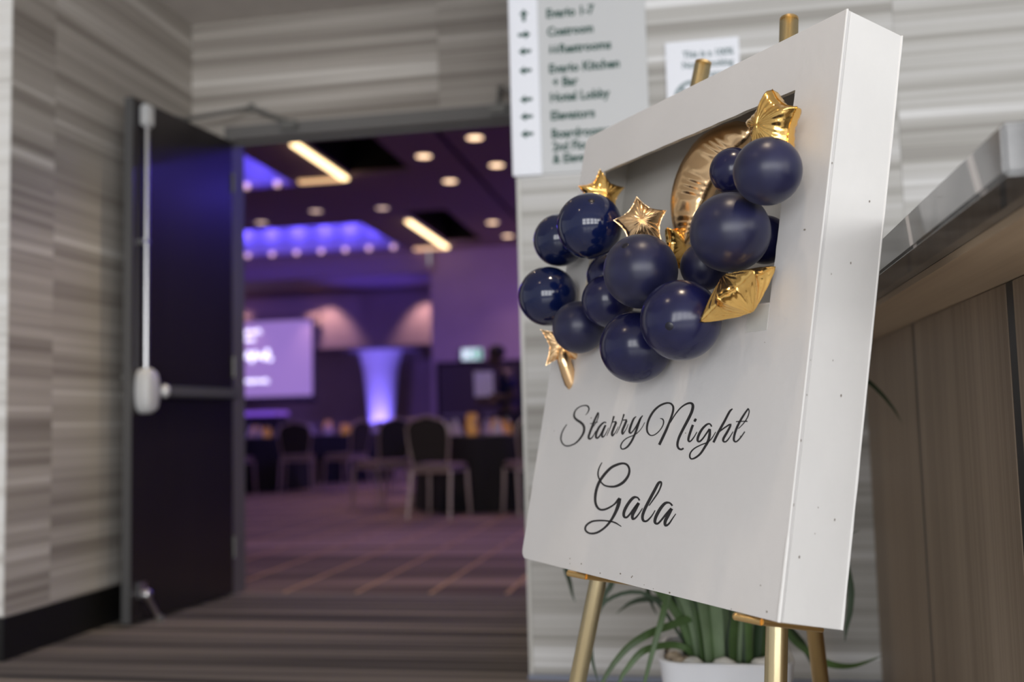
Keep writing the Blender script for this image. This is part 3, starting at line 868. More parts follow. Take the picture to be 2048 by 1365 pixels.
# ledge pegs of the easel under the frame
for u0, sx in ((-0.163, 1), (0.312, 1)):
    bm = B()
    p0 = MB @ Vector((u0-0.014, -0.004, -HH-0.0062))
    p1 = MB @ Vector((u0+0.022, 0.012, -HH-0.0062))
    tube(bm, (p0, p1), 0.0056, 10)
    tube(bm, (p1, MB @ Vector((u0+0.022, DP+0.006, -HH-0.0062))), 0.0050, 10)
    ball(bm, p0, 0.0058, 10, 8)
    obj('ledge_peg', bm, M['brass_dark'], ez, True)
STROKES = {"starry":[[-2764,-1799,-2745,-1805,-2799,-1825,-2774,-1834,-2834,-1852,-2803,-1862,-2865,-1881,-2828,-1891,-2891,-1913,-2850,-1922,-2913,-1947,-2869,-1956,-2929,-1981,-2882,-1988,-2938,-2016,-2888,-2021,-2942,-2051,-2889,-2054,-2938,-2084,-2883,-2084,-2924,-2114,-2872,-2110,-2901,-2142,-2854,-2134,-2872,-2168,-2831,-2156,-2836,-2192,-2800,-2177,-2793,-2213,-2762,-2195,-2748,-2229,-2725,-2209,-2704,-2241,-2692,-2216,-2660,-2247,-2658,-2220,-2613,-2249,-2620,-2220,-2563,-2247,-2576,-2220,-2511,-2241,-2529,-2216,-2457,-2231,-2479,-2208,-2398,-2218,-2424,-2195,-2335,-2202,-2367,-2179,-2275,-2180,-2315,-2158,-2220,-2152,-2267,-2131,-2169,-2119,-2223,-2098,-2125,-2087,-2185,-2066,-2088,-2054,-2153,-2034,-2058,-2021,-2127,-2003,-2035,-1988,-2109,-1973,-2021,-1956,-2100,-1945,-2015,-1925,-2097,-1919,-2018,-1894,-2102,-1895,-2030,-1864,-2113,-1871,-2052,-1835,-2130,-1849,-2084,-1807,-2153,-1830,-2126,-1781,-2183,-1812,-2174,-1760,-2224,-1796,-2223,-1741,-2267,-1779,-2274,-1725,-2312,-1765,-2324,-1711,-2361,-1751,-2366,-1698,-2411,-1734,-2405,-1683,-2456,-1714,-2441,-1667,-2497,-1693,-2467,-1653,-2530,-1670,-2482,-1639,-2551,-1646,-2492,-1623,-2560,-1623,-2497,-1605,-2561,-1600,-2499,-1584,-2557,-1576,-2495,-1562,-2548,-1551,-2484,-1541,-2530,-1528,-2464,-1521,-2505,-1506,-2437,-1502,-2472,-1486,-2405,-1486,-2435,-1468,-2367,-1471,-2393,-1453,-2325,-1459,-2346,-1441,-2281,-1450,-2299,-1431,-2237,-1445,-2251,-1425,-2192,-1443,-2202,-1421,-2151,-1443,-2158,-1420,-2118,-1446,-2119,-1420,-2092,-1450,-2081,-1424,-2074,-1456,-2044,-1434,-2054,-1467,-2012,-1450,-2034,-1481,-1988,-1471,-2021,-1495,-1972,-1493,-2016,-1509,-1969,-1513,-2017,-1526,-1975,-1533,-2021,-1542,-1985,-1551,-2030,-1559,-1999,-1568,-2042,-1576,-2016,-1584,-2055,-1590,-2034,-1598,-2068,-1600,-2052,-1608,-2082,-1608,-2070,-1615,-2097,-1616,-2087,-1622],[-1662,-1572,-1615,-1583,-1681,-1598,-1628,-1610,-1700,-1624,-1641,-1638,-1718,-1652,-1655,-1667,-1737,-1681,-1671,-1697,-1757,-1712,-1689,-1728,-1776,-1746,-1705,-1760,-1793,-1782,-1721,-1796,-1810,-1821,-1736,-1834,-1826,-1859,-1752,-1873,-1844,-1898,-1769,-1912,-1862,-1937,-1786,-1951,-1877,-1973,-1799,-1985,-1887,-2003,-1808,-2014,-1894,-2030,-1813,-2038,-1892,-2055,-1813,-2054,-1878,-2077,-1809,-2064,-1849,-2096,-1806,-2069,-1804,-2104,-1811,-2070,-1766,-2097,-1798,-2069,-1735,-2082,-1771,-2062,-1710,-2066,-1744,-2050,-1690,-2047,-1722,-2036,-1674,-2026,-1703,-2018,-1660,-2005,-1684,-1998,-1646,-1982,-1668,-1977,-1634,-1957,-1653,-1953,-1622,-1933,-1638,-1930],[-1654,-1576,-1626,-1570,-1641,-1588,-1614,-1582,-1630,-1599,-1602,-1596,-1623,-1613,-1594,-1614,-1621,-1634,-1592,-1637,-1625,-1659,-1595,-1663,-1632,-1686,-1603,-1691,-1643,-1712,-1615,-1718,-1658,-1740,-1631,-1746,-1677,-1769,-1652,-1776,-1702,-1799,-1680,-1806,-1732,-1831,-1712,-1837,-1762,-1863,-1745,-1869],[-1868,-1798,-1876,-1786,-1821,-1793,-1830,-1781,-1775,-1788,-1784,-1775,-1729,-1783,-1738,-1770,-1684,-1779,-1694,-1764,-1640,-1774,-1650,-1758,-1595,-1770,-1607,-1753],[-1291,-1772,-1316,-1790,-1308,-1765,-1331,-1782,-1329,-1757,-1343,-1776,-1360,-1753,-1351,-1775,-1391,-1757,-1366,-1779,-1423,-1766,-1387,-1789,-1456,-1780,-1411,-1803,-1492,-1800,-1442,-1823,-1532,-1826,-1474,-1849,-1567,-1856,-1502,-1876,-1595,-1890,-1524,-1908,-1617,-1928,-1543,-1943,-1632,-1962,-1555,-1974,-1637,-1994,-1560,-2000,-1634,-2022,-1560,-2023,-1625,-2046,-1556,-2040,-1606,-2066,-1550,-2050,-1573,-2082,-1547,-2054,-1530,-2085,-1549,-2055,-1497,-2074,-1535,-2052,-1469,-2057,-1511,-2039,-1443,-2035,-1486,-2020,-1419,-2009,-1462,-1996,-1395,-1978,-1439,-1967,-1371,-1946,-1416,-1934,-1346,-1910,-1393,-1898,-1320,-1873,-1371,-1860,-1294,-1836,-1348,-1822],[-1333,-1813,-1280,-1827,-1352,-1836,-1294,-1851,-1371,-1860,-1308,-1875,-1389,-1886,-1321,-1901,-1405,-1917,-1335,-1931,-1420,-1951,-1347,-1963,-1426,-1982,-1353,-1989,-1422,-2011,-1353,-2011,-1409,-2036,-1348,-2029,-1382,-2056,-1348,-2035,-1339,-2060,-1356,-2035,-1311,-2048,-1338,-2032,-1289,-2032,-1316,-2021,-1268,-2009,-1293,-2001,-1247,-1980,-1270,-1973,-1228,-1951,-1249,-1946,-1213,-1924,-1231,-1920,-1199,-1898,-1214,-1895,-1186,-1872,-1198,-1869],[-1212,-2023,-1226,-2020,-1187,-1984,-1204,-1980,-1162,-1945,-1181,-1940,-1139,-1905,-1160,-1900,-1119,-1861,-1143,-1856,-1101,-1816,-1127,-1811,-1085,-1777,-1115,-1772,-1071,-1749,-1109,-1742,-1060,-1726,-1106,-1718,-1051,-1706,-1103,-1698,-1046,-1687,-1100,-1679,-1043,-1671,-1096,-1663,-1040,-1656,-1092,-1648],[-1080,-1774,-1091,-1757,-1058,-1772,-1070,-1754,-1037,-1770,-1048,-1751,-1016,-1769,-1026,-1749,-996,-1768,-1003,-1747,-974,-1768,-981,-1747,-952,-1768,-959,-1746],[-994,-1759,-929,-1773,-1012,-1792,-944,-1807,-1029,-1825,-960,-1840,-1046,-1858,-974,-1873,-1063,-1893,-990,-1908,-1079,-1929,-1005,-1942,-1087,-1962,-1013,-1970,-1083,-1990,-1014,-1991,-1070,-2015,-1012,-2006,-1027,-2035,-1028,-2005,-989,-2022,-1024,-2003,-966,-2001,-996,-1988,-945,-1979,-969,-1970,-928,-1958,-949,-1951,-913,-1935,-932,-1930,-899,-1913,-916,-1909,-886,-1892,-901,-1888,-874,-1870,-887,-1867,-861,-1849,-873,-1846],[-894,-1985,-908,-1981,-868,-1951,-884,-1947,-843,-1917,-860,-1912,-817,-1877,-838,-1872,-792,-1825,-817,-1820,-767,-1767,-797,-1761,-746,-1716,-782,-1710,-733,-1680,-773,-1673,-723,-1651,-769,-1644,-714,-1623,-765,-1615],[-756,-1739,-763,-1723,-732,-1739,-740,-1721,-708,-1738,-716,-1719,-684,-1737,-692,-1717,-661,-1736,-668,-1716,-637,-1736,-645,-1715,-613,-1736,-621,-1714],[-657,-1729,-594,-1744,-675,-1764,-610,-1778,-693,-1798,-626,-1813,-710,-1831,-642,-1847,-728,-1863,-658,-1879,-744,-1894,-673,-1908,-753,-1924,-682,-1932,-749,-1954,-682,-1954,-736,-1980,-679,-1972,-695,-2001,-694,-1972,-659,-1987,-695,-1970,-641,-1964,-671,-1953,-623,-1941,-647,-1933,-606,-1918,-626,-1911,-588,-1892,-606,-1887,-573,-1868,-590,-1864,-564,-1845,-579,-1842,-559,-1822,-572,-1820,-553,-1800,-565,-1798],[-342,-1663,-326,-1673,-368,-1670,-345,-1686,-397,-1680,-363,-1697,-426,-1699,-378,-1715,-451,-1733,-395,-1747,-473,-1775,-412,-1788,-492,-1815,-427,-1828,-507,-1854,-440,-1866,-518,-1893,-450,-1902,-521,-1926,-454,-1929,-510,-1953,-451,-1945,-484,-1973,-447,-1951,-443,-1982,-450,-1952,-410,-1973,-439,-1951,-384,-1956,-414,-1941,-356,-1933,-386,-1921,-323,-1903,-355,-1892,-288,-1866,-323,-1854,-254,-1828,-293,-1816,-224,-1791,-267,-1778,-196,-1753,-243,-1740,-169,-1716,-219,-1701],[-144,-1646,-127,-1653,-172,-1664,-142,-1676,-201,-1682,-157,-1697,-228,-1710,-171,-1724,-249,-1753,-186,-1765,-266,-1803,-201,-1815,-282,-1851,-217,-1863,-296,-1893,-232,-1905,-310,-1932,-247,-1945,-327,-1973,-266,-1986,-348,-2017,-289,-2031,-373,-2062,-315,-2077,-400,-2103,-344,-2119,-430,-2139,-376,-2157,-462,-2172,-411,-2191,-495,-2198,-449,-2220,-529,-2218,-492,-2242,-564,-2234,-536,-2257,-595,-2244,-578,-2267,-621,-2247,-615,-2270,-640,-2245,-651,-2266,-654,-2240,-682,-2256,-666,-2231,-703,-2238,-676,-2215,-714,-2217,-678,-2197,-717,-2193,-672,-2176,-708,-2169,-658,-2152,-691,-2143,-636,-2129,-667,-2118,-607,-2108,-634,-2094,-570,-2086,-594,-2072,-530,-2068,-551,-2053,-490,-2054,-507,-2038,-446,-2043,-461,-2027,-402,-2031,-416,-2017,-358,-2020,-371,-2006,-313,-2009,-328,-1995,-270,-1994,-287,-1982,-231,-1975,-249,-1964,-196,-1953,-212,-1944,-163,-1930,-180,-1923,-136,-1908,-152,-1901,-112,-1884,-128,-1878,-90,-1859,-105,-1854,-70,-1833,-85,-1828,-53,-1805,-67,-1801,-36,-1777,-49,-1773]],"night":[[403,-1712,403,-1703,428,-1717,428,-1703,450,-1721,455,-1704,465,-1726,483,-1711,479,-1736,507,-1725,492,-1749,525,-1743,501,-1765,535,-1764,505,-1784,538,-1786,504,-1806,534,-1812,495,-1831,522,-1838,476,-1861,501,-1869,449,-1892,471,-1901,417,-1921,438,-1931,379,-1946,399,-1958,337,-1969,356,-1982,296,-1985,313,-2000,258,-1993,269,-2011,221,-1996,225,-2015,189,-1992,180,-2011,158,-1981,137,-1999,128,-1963,96,-1979,105,-1942,62,-1953,88,-1918,39,-1924,77,-1889,23,-1890,72,-1856,16,-1853,74,-1820,15,-1813,82,-1779,22,-1769,98,-1738,37,-1724,121,-1694,61,-1678,152,-1650,93,-1630,188,-1609,133,-1587,231,-1572,180,-1547,280,-1539,234,-1512,331,-1511,292,-1483,387,-1490,354,-1460,446,-1474,419,-1443,500,-1463,478,-1432,545,-1458,532,-1427,586,-1458,582,-1428,620,-1462,628,-1433,650,-1470,671,-1445,676,-1483,708,-1462,696,-1497,738,-1483,709,-1513,758,-1506,716,-1531,770,-1531,720,-1554,776,-1557,720,-1580,776,-1586,715,-1609,770,-1618,707,-1640,762,-1651,696,-1673,751,-1685,682,-1709,737,-1721,664,-1749,721,-1762,643,-1795,703,-1809,619,-1846,682,-1861,593,-1897,659,-1913,565,-1949,632,-1966,535,-2000,603,-2018,508,-2047,576,-2065,486,-2086,555,-2103,466,-2120,535,-2137,447,-2154,516,-2171],[719,-1789,696,-1782,756,-1742,731,-1734,792,-1696,766,-1686,831,-1652,804,-1641,875,-1610,847,-1598,921,-1570,893,-1556,969,-1537,941,-1521,1018,-1513,991,-1493,1068,-1494,1042,-1470,1114,-1482,1091,-1454,1155,-1475,1137,-1444,1190,-1474,1182,-1440,1214,-1478,1225,-1444,1227,-1484,1264,-1456,1235,-1492,1293,-1478,1242,-1507,1310,-1505,1244,-1529,1316,-1536,1240,-1560,1312,-1572,1230,-1595,1301,-1611,1212,-1635,1281,-1654,1187,-1680,1255,-1700,1158,-1728,1225,-1749,1124,-1782,1190,-1803,1086,-1840,1151,-1860,1052,-1895,1116,-1914,1023,-1944,1086,-1962,997,-1991,1061,-2007,977,-2035,1041,-2048,966,-2077,1029,-2086,960,-2115,1022,-2121,963,-2149,1022,-2149,975,-2179,1029,-2171,995,-2203,1042,-2189,1020,-2223,1057,-2201,1052,-2236,1073,-2209,1086,-2243,1093,-2213,1119,-2245,1110,-2215,1148,-2239,1123,-2213,1169,-2229,1140,-2206,1187,-2220,1159,-2198],[1314,-1815,1370,-1828,1301,-1844,1360,-1857,1288,-1874,1349,-1887,1276,-1907,1338,-1920,1262,-1950,1324,-1961,1249,-1996,1309,-2006,1242,-2036,1300,-2042,1244,-2064,1299,-2064,1255,-2086,1303,-2077,1274,-2102,1306,-2082,1303,-2110,1306,-2083,1332,-2106,1314,-2084,1356,-2094,1330,-2078,1379,-2075,1353,-2063,1403,-2049,1378,-2039,1426,-2023,1403,-2014,1445,-1996,1424,-1989,1464,-1967,1445,-1961,1482,-1939,1466,-1934],[1394,-1776,1345,-1761,1402,-1769,1348,-1752,1410,-1762,1350,-1743,1416,-1755,1354,-1735,1419,-1746,1361,-1727,1422,-1737,1370,-1720,1424,-1728,1379,-1713],[1845,-1846,1818,-1856,1829,-1830,1801,-1840,1812,-1812,1785,-1826,1786,-1798,1772,-1819,1753,-1792,1758,-1818,1719,-1795,1738,-1821,1684,-1805,1714,-1830,1646,-1825,1684,-1849,1606,-1852,1649,-1875,1570,-1883,1619,-1904,1539,-1918,1593,-1937,1513,-1956,1571,-1973,1495,-1992,1555,-2005,1485,-2024,1546,-2033,1483,-2053,1543,-2056,1491,-2079,1544,-2071,1514,-2099,1548,-2077,1550,-2109,1554,-2080,1586,-2106,1563,-2080,1615,-2090,1583,-2071,1641,-2068,1610,-2052,1669,-2042,1638,-2028,1698,-2011,1667,-1998,1729,-1977,1696,-1964,1756,-1947,1722,-1934,1775,-1927,1740,-1912,1792,-1912,1753,-1896,1808,-1897,1767,-1880],[1770,-1888,1819,-1889,1772,-1917,1826,-1918,1774,-1946,1833,-1948,1774,-1975,1837,-1980,1771,-2008,1836,-2015,1767,-2042,1831,-2051,1758,-2074,1820,-2087,1744,-2104,1801,-2121,1725,-2134,1778,-2152,1701,-2167,1752,-2184,1674,-2205,1722,-2222,1643,-2246,1688,-2263,1609,-2280,1651,-2300,1572,-2307,1608,-2329,1532,-2330,1563,-2353,1495,-2347,1521,-2371,1463,-2359,1482,-2383,1435,-2364,1444,-2389,1416,-2365,1408,-2388,1404,-2359,1377,-2376,1392,-2348,1356,-2357,1384,-2333,1345,-2336,1382,-2316,1343,-2313,1385,-2294,1350,-2287,1397,-2273,1366,-2262,1418,-2251,1390,-2238,1447,-2228,1423,-2214,1485,-2207,1464,-2191,1535,-2186,1518,-2169,1595,-2165,1580,-2149,1651,-2147,1637,-2131,1702,-2134,1689,-2117,1750,-2122,1736,-2106,1794,-2107,1777,-2092,1829,-2087,1810,-2075,1858,-2064,1838,-2054,1885,-2037,1866,-2029,1910,-2006,1893,-1999,1933,-1971,1918,-1966,1957,-1937,1944,-1933],[2277,-1565,2296,-1578,2255,-1574,2279,-1591,2231,-1584,2265,-1603,2203,-1608,2246,-1625,2172,-1652,2219,-1668,2138,-1708,2186,-1724,2103,-1764,2152,-1781,2065,-1819,2116,-1836,2027,-1875,2078,-1892,1990,-1931,2043,-1947,1958,-1986,2011,-2001,1929,-2041,1981,-2055,1900,-2095,1951,-2109],[2053,-1936,2034,-1923,2092,-1915,2071,-1900,2131,-1894,2108,-1877,2170,-1874,2148,-1856,2220,-1851,2197,-1832,2269,-1830,2250,-1808,2277,-1823,2303,-1806,2267,-1833,2309,-1843,2243,-1872,2288,-1886,2216,-1912,2264,-1928,2189,-1950,2238,-1967,2158,-1989,2209,-2007,2136,-2023,2189,-2037,2128,-2050,2182,-2057,2132,-2072,2181,-2068,2148,-2090,2182,-2071,2176,-2101,2187,-2075,2209,-2102,2201,-2078,2240,-2094,2219,-2075,2265,-2076,2241,-2062,2289,-2051,2266,-2041,2311,-2024,2291,-2016,2333,-1995,2314,-1988,2353,-1963,2337,-1957,2374,-1931,2360,-1926],[2642,-1567,2668,-1579,2619,-1590,2648,-1604,2596,-1613,2629,-1628,2571,-1641,2606,-1656,2541,-1676,2580,-1692,2509,-1716,2551,-1732,2479,-1758,2524,-1773,2452,-1803,2498,-1817,2426,-1850,2475,-1863,2406,-1895,2456,-1907,2392,-1939,2442,-1949,2384,-1982,2433,-1989,2380,-2017,2429,-2021,2382,-2043,2429,-2043,2390,-2064,2433,-2057,2405,-2081,2438,-2065,2428,-2093,2445,-2070,2458,-2098,2453,-2073,2488,-2091,2468,-2071,2516,-2074,2492,-2059,2545,-2050,2521,-2037,2573,-2023,2550,-2012,2599,-1994,2576,-1985,2624,-1963,2603,-1954,2649,-1932,2629,-1923],[2645,-1576,2666,-1570,2657,-1591,2678,-1586,2668,-1605,2690,-1602,2673,-1622,2696,-1624,2671,-1648,2694,-1651,2664,-1678,2686,-1683,2650,-1709,2671,-1716,2628,-1742,2648,-1750,2599,-1776,2617,-1784,2569,-1807,2586,-1815,2539,-1833,2554,-1841,2508,-1856,2521,-1864,2476,-1879,2488,-1887],[2410,-1782,2405,-1766,2455,-1781,2451,-1765,2500,-1779,2497,-1764,2545,-1778,2541,-1763,2588,-1778,2585,-1762,2630,-1779,2627,-1762,2673,-1780,2669,-1762]],"gala":[[-1258,-2516,-1236,-2522,-1286,-2548,-1259,-2555,-1315,-2581,-1281,-2588,-1337,-2616,-1298,-2623,-1351,-2655,-1308,-2660,-1358,-2696,-1312,-2698,-1353,-2737,-1305,-2734,-1331,-2778,-1286,-2771,-1296,-2818,-1255,-2807,-1253,-2854,-1215,-2840,-1202,-2888,-1167,-2871,-1142,-2919,-1111,-2898,-1072,-2943,-1052,-2917,-991,-2957,-982,-2927,-905,-2962,-904,-2930,-823,-2963,-830,-2928,-750,-2960,-765,-2923,-679,-2952,-705,-2914,-610,-2938,-647,-2899,-540,-2917,-588,-2879,-473,-2890,-530,-2855,-414,-2858,-479,-2827,-363,-2820,-432,-2794,-321,-2777,-391,-2756,-292,-2734,-361,-2720,-277,-2692,-345,-2685,-275,-2651,-339,-2650,-285,-2613,-345,-2619,-307,-2579,-363,-2592,-342,-2548,-391,-2568,-385,-2523,-423,-2551,-437,-2506,-458,-2540,-494,-2497,-499,-2533,-554,-2495,-546,-2532,-616,-2499,-595,-2537,-680,-2508,-649,-2547,-744,-2522,-707,-2562,-809,-2538,-767,-2578,-878,-2559,-828,-2597,-946,-2588,-886,-2622,-1011,-2624,-944,-2656,-1074,-2666,-1001,-2696,-1133,-2712,-1057,-2740,-1190,-2762,-1111,-2788,-1244,-2817,-1162,-2839,-1289,-2873,-1203,-2891,-1321,-2929,-1232,-2943,-1343,-2987,-1252,-2996,-1355,-3043,-1264,-3049,-1359,-3101,-1269,-3102,-1353,-3158,-1267,-3156,-1340,-3209,-1257,-3203,-1320,-3254,-1242,-3243,-1293,-3293,-1220,-3276,-1258,-3327,-1192,-3304,-1213,-3355,-1159,-3327,-1160,-3378,-1121,-3345,-1100,-3392,-1082,-3356,-1037,-3395,-1040,-3359,-974,-3389,-990,-3354,-913,-3378,-938,-3346,-851,-3361,-882,-3332,-790,-3339,-824,-3313,-736,-3317,-770,-3292,-689,-3295,-724,-3273,-647,-3273,-683,-3254,-606,-3249,-647,-3231,-563,-3221,-614,-3202,-523,-3191,-585,-3170,-492,-3169,-561,-3144,-478,-3157,-543,-3130,-472,-3152,-532,-3124,-464,-3145,-521,-3119],[-523,-3129,-443,-3134,-534,-3165,-443,-3170,-546,-3199,-443,-3207,-559,-3238,-450,-3248,-573,-3283,-467,-3295,-589,-3332,-492,-3346,-611,-3383,-523,-3398,-642,-3437,-561,-3453,-678,-3493,-605,-3509,-721,-3545,-654,-3563,-768,-3593,-709,-3613,-822,-3639,-769,-3659,-882,-3680,-834,-3702,-951,-3718,-907,-3743,-1026,-3753,-985,-3781,-1100,-3779,-1067,-3811,-1172,-3797,-1151,-3831,-1244,-3808,-1236,-3842,-1309,-3811,-1315,-3844,-1367,-3806,-1389,-3837,-1418,-3793,-1455,-3820,-1451,-3777,-1504,-3796,-1465,-3758,-1529,-3765,-1466,-3733,-1530,-3729,-1451,-3708,-1508,-3694,-1414,-3680,-1463,-3659,-1357,-3651,-1398,-3625,-1291,-3626,-1321,-3597,-1214,-3608,-1232,-3578,-1123,-3595,-1136,-3565,-1033,-3584,-1043,-3556,-951,-3577,-957,-3549,-870,-3572,-873,-3546,-789,-3570,-790,-3544,-707,-3570,-706,-3543,-626,-3572,-620,-3544,-549,-3578,-536,-3551,-474,-3589,-458,-3567,-399,-3605,-385,-3589,-324,-3621,-315,-3610],[144,-3122,107,-3138,122,-3106,85,-3122,96,-3088,65,-3107,62,-3074,44,-3099,18,-3066,14,-3098,-36,-3064,-17,-3102,-95,-3077,-44,-3112,-148,-3106,-79,-3136,-196,-3146,-120,-3172,-238,-3189,-159,-3212,-277,-3235,-194,-3255,-312,-3285,-226,-3302,-335,-3332,-248,-3342,-344,-3372,-257,-3375,-340,-3408,-257,-3402,-324,-3438,-252,-3420,-289,-3460,-244,-3428,-241,-3469,-230,-3433,-193,-3465,-216,-3434,-155,-3448,-196,-3426,-124,-3425,-168,-3408,-90,-3396,-135,-3381,-50,-3356,-97,-3342,-6,-3310,-56,-3296,35,-3269,-16,-3253,72,-3239,18,-3219,107,-3213,49,-3190,143,-3186,80,-3162],[73,-3166,150,-3182,45,-3205,127,-3222,17,-3244,103,-3262,-8,-3282,80,-3301,-33,-3318,55,-3337,-56,-3354,33,-3369,-70,-3389,20,-3395,-68,-3423,17,-3418,-52,-3454,21,-3438,-15,-3477,17,-3442,39,-3473,12,-3442,75,-3456,39,-3433,107,-3434,69,-3417,135,-3409,98,-3396,162,-3379,128,-3369,187,-3349,157,-3341,210,-3319,183,-3312,232,-3288,209,-3282,253,-3257,234,-3253],[435,-3203,414,-3197,470,-3167,445,-3160,505,-3132,476,-3123,541,-3093,509,-3083,581,-3051,547,-3040,622,-3005,587,-2995,657,-2961,620,-2952,682,-2917,644,-2910,701,-2876,662,-2870,713,-2841,670,-2837,715,-2813,669,-2815,707,-2791,661,-2803,685,-2774,657,-2802,646,-2769,661,-2804,607,-2778,654,-2807,573,-2801,637,-2823,541,-2841,612,-2858,508,-2892,581,-2909,474,-2945,549,-2962,438,-2998,515,-3015,401,-3054,479,-3071,365,-3109,444,-3126,331,-3162,410,-3179,298,-3215,379,-3231,272,-3264,353,-3278,253,-3310,333,-3320,240,-3352,320,-3358,237,-3390,315,-3389,246,-3424,320,-3414,266,-3454,331,-3434,298,-3475,343,-3444,343,-3485,356,-3449,392,-3483,377,-3450,437,-3469,405,-3444,478,-3443,442,-3425,517,-3409,483,-3396,552,-3374,521,-3364,580,-3339,552,-3332,603,-3303,580,-3297,626,-3266,607,-3262],[1090,-3145,1060,-3164,1063,-3130,1033,-3149,1033,-3113,1008,-3135,996,-3101,983,-3128,952,-3096,953,-3128,901,-3097,922,-3133,848,-3111,894,-3145,800,-3139,862,-3167,756,-3176,826,-3201,716,-3217,791,-3239,679,-3265,758,-3284,645,-3317,726,-3333,621,-3363,703,-3375,610,-3403,692,-3408,609,-3437,688,-3434,621,-3466,690,-3449,654,-3488,696,-3456,698,-3496,708,-3461,742,-3491,721,-3462,775,-3476,739,-3455,803,-3454,764,-3437,835,-3426,795,-3411,876,-3389,834,-3374,923,-3345,878,-3329,968,-3305,920,-3287,1008,-3273,959,-3252,1048,-3243,996,-3220,1088,-3213,1032,-3189],[1032,-3192,1105,-3209,1007,-3229,1083,-3246,981,-3266,1062,-3284,958,-3303,1040,-3321,933,-3340,1016,-3359,909,-3378,993,-3394,895,-3415,979,-3422,897,-3451,975,-3446,912,-3481,978,-3466,948,-3504,974,-3471,998,-3499,973,-3470,1034,-3480,1000,-3459,1065,-3457,1029,-3442,1090,-3430,1055,-3419,1113,-3398,1081,-3389,1135,-3367,1107,-3359,1158,-3338,1134,-3331,1181,-3308,1161,-3302,1203,-3279,1187,-3274]]}
for word in ('starry', 'night', 'gala'):
    bm = B()
    for st in STROKES[word]:
        q = [(st[i]/10000, st[i+1]/10000) for i in range(0, len(st), 2)]
        rows_ = []
        for i in range(0, len(q), 2):
            rows_.append([bm.verts.new((q[i][0], -0.0005, q[i][1])), bm.verts.new((q[i+1][0], -0.0005, q[i+1][1])),
                          bm.verts.new((q[i+1][0], -0.00005, q[i+1][1])), bm.verts.new((q[i][0], -0.00005, q[i][1]))])
        for a, b in zip(rows_, rows_[1:]):
            for k in range(4):
                bm.faces.new((a[k], a[(k+1) % 4], b[(k+1) % 4], b[k]))
        bm.faces.new(rows_[0])
        bm.faces.new(rows_[-1][::-1])
    obj('script_lettering', bm, M['ink'], fr)

# ---------------------------------------------------------------- balloons
MBR = MB.to_3x3()
BAL = [  # u, v, out of the board, radius, material, tip direction seen from the camera (right, up), label
    (-0.1274, 0.1788, 0.1000, 0.0615, 'navy_gloss', (0.0, 0.66), 'shiny navy balloon in front of the far left gold star, dark tip up'),
    (-0.3153, 0.1940, 0.0600, 0.0542, 'navy_gloss', None, 'navy balloon half hidden behind the shiny upper left one'),
    (-0.3284, 0.0761, 0.0593, 0.0612, 'navy_gloss', None, 'bright blue navy balloon sticking out furthest past the left edge'),
    (-0.2010, 0.0010, 0.0492, 0.0508, 'navy_matte', None, 'small dull navy balloon directly over the drooping gold star'),
    (-0.1046, 0.0426, 0.0500, 0.0492, 'navy', None, 'navy balloon tucked behind the central large one on its lower left'),
    (0.0698, 0.0615, 0.1000, 0.0626, 'navy_matte', (-0.48, 0.63), 'large dull navy balloon at the centre of the cluster under the gold twin stars'),
    (0.0251, -0.0567, 0.0600, 0.0619, 'navy', None, 'lowest navy balloon of the cluster above the word Starry'),
    (0.1742, -0.0291, 0.0800, 0.0640, 'navy', (-0.42, -0.16), 'large navy balloon touching the left tip of the pointed gold star'),
    (0.2472, 0.1082, 0.0618, 0.0619, 'navy_matte', None, 'large navy balloon right of the gold moon above the pointed star'),
    (0.3409, 0.1798, 0.0800, 0.0499, 'navy_matte', (0.12, 0.86), 'topmost navy balloon right below the upright gold star with creased top'),
    (0.1548, 0.2492, 0.0000, 0.0399, 'navy', None, 'small navy balloon between the gold moon and the topmost balloon'),
    (0.1090, 0.0901, 0.0000, 0.0411, 'navy_matte', None, 'dark balloon set back in the window below the moon tip'),
    (-0.2021, 0.1171, 0.0000, 0.0425, 'navy', None, 'dark balloon wedged in the gap left of the central balloon'),
    (0.2199, 0.1257, -0.0301, 0.0395, 'navy', None, 'dark balloon deep in the window by its right edge'),
]
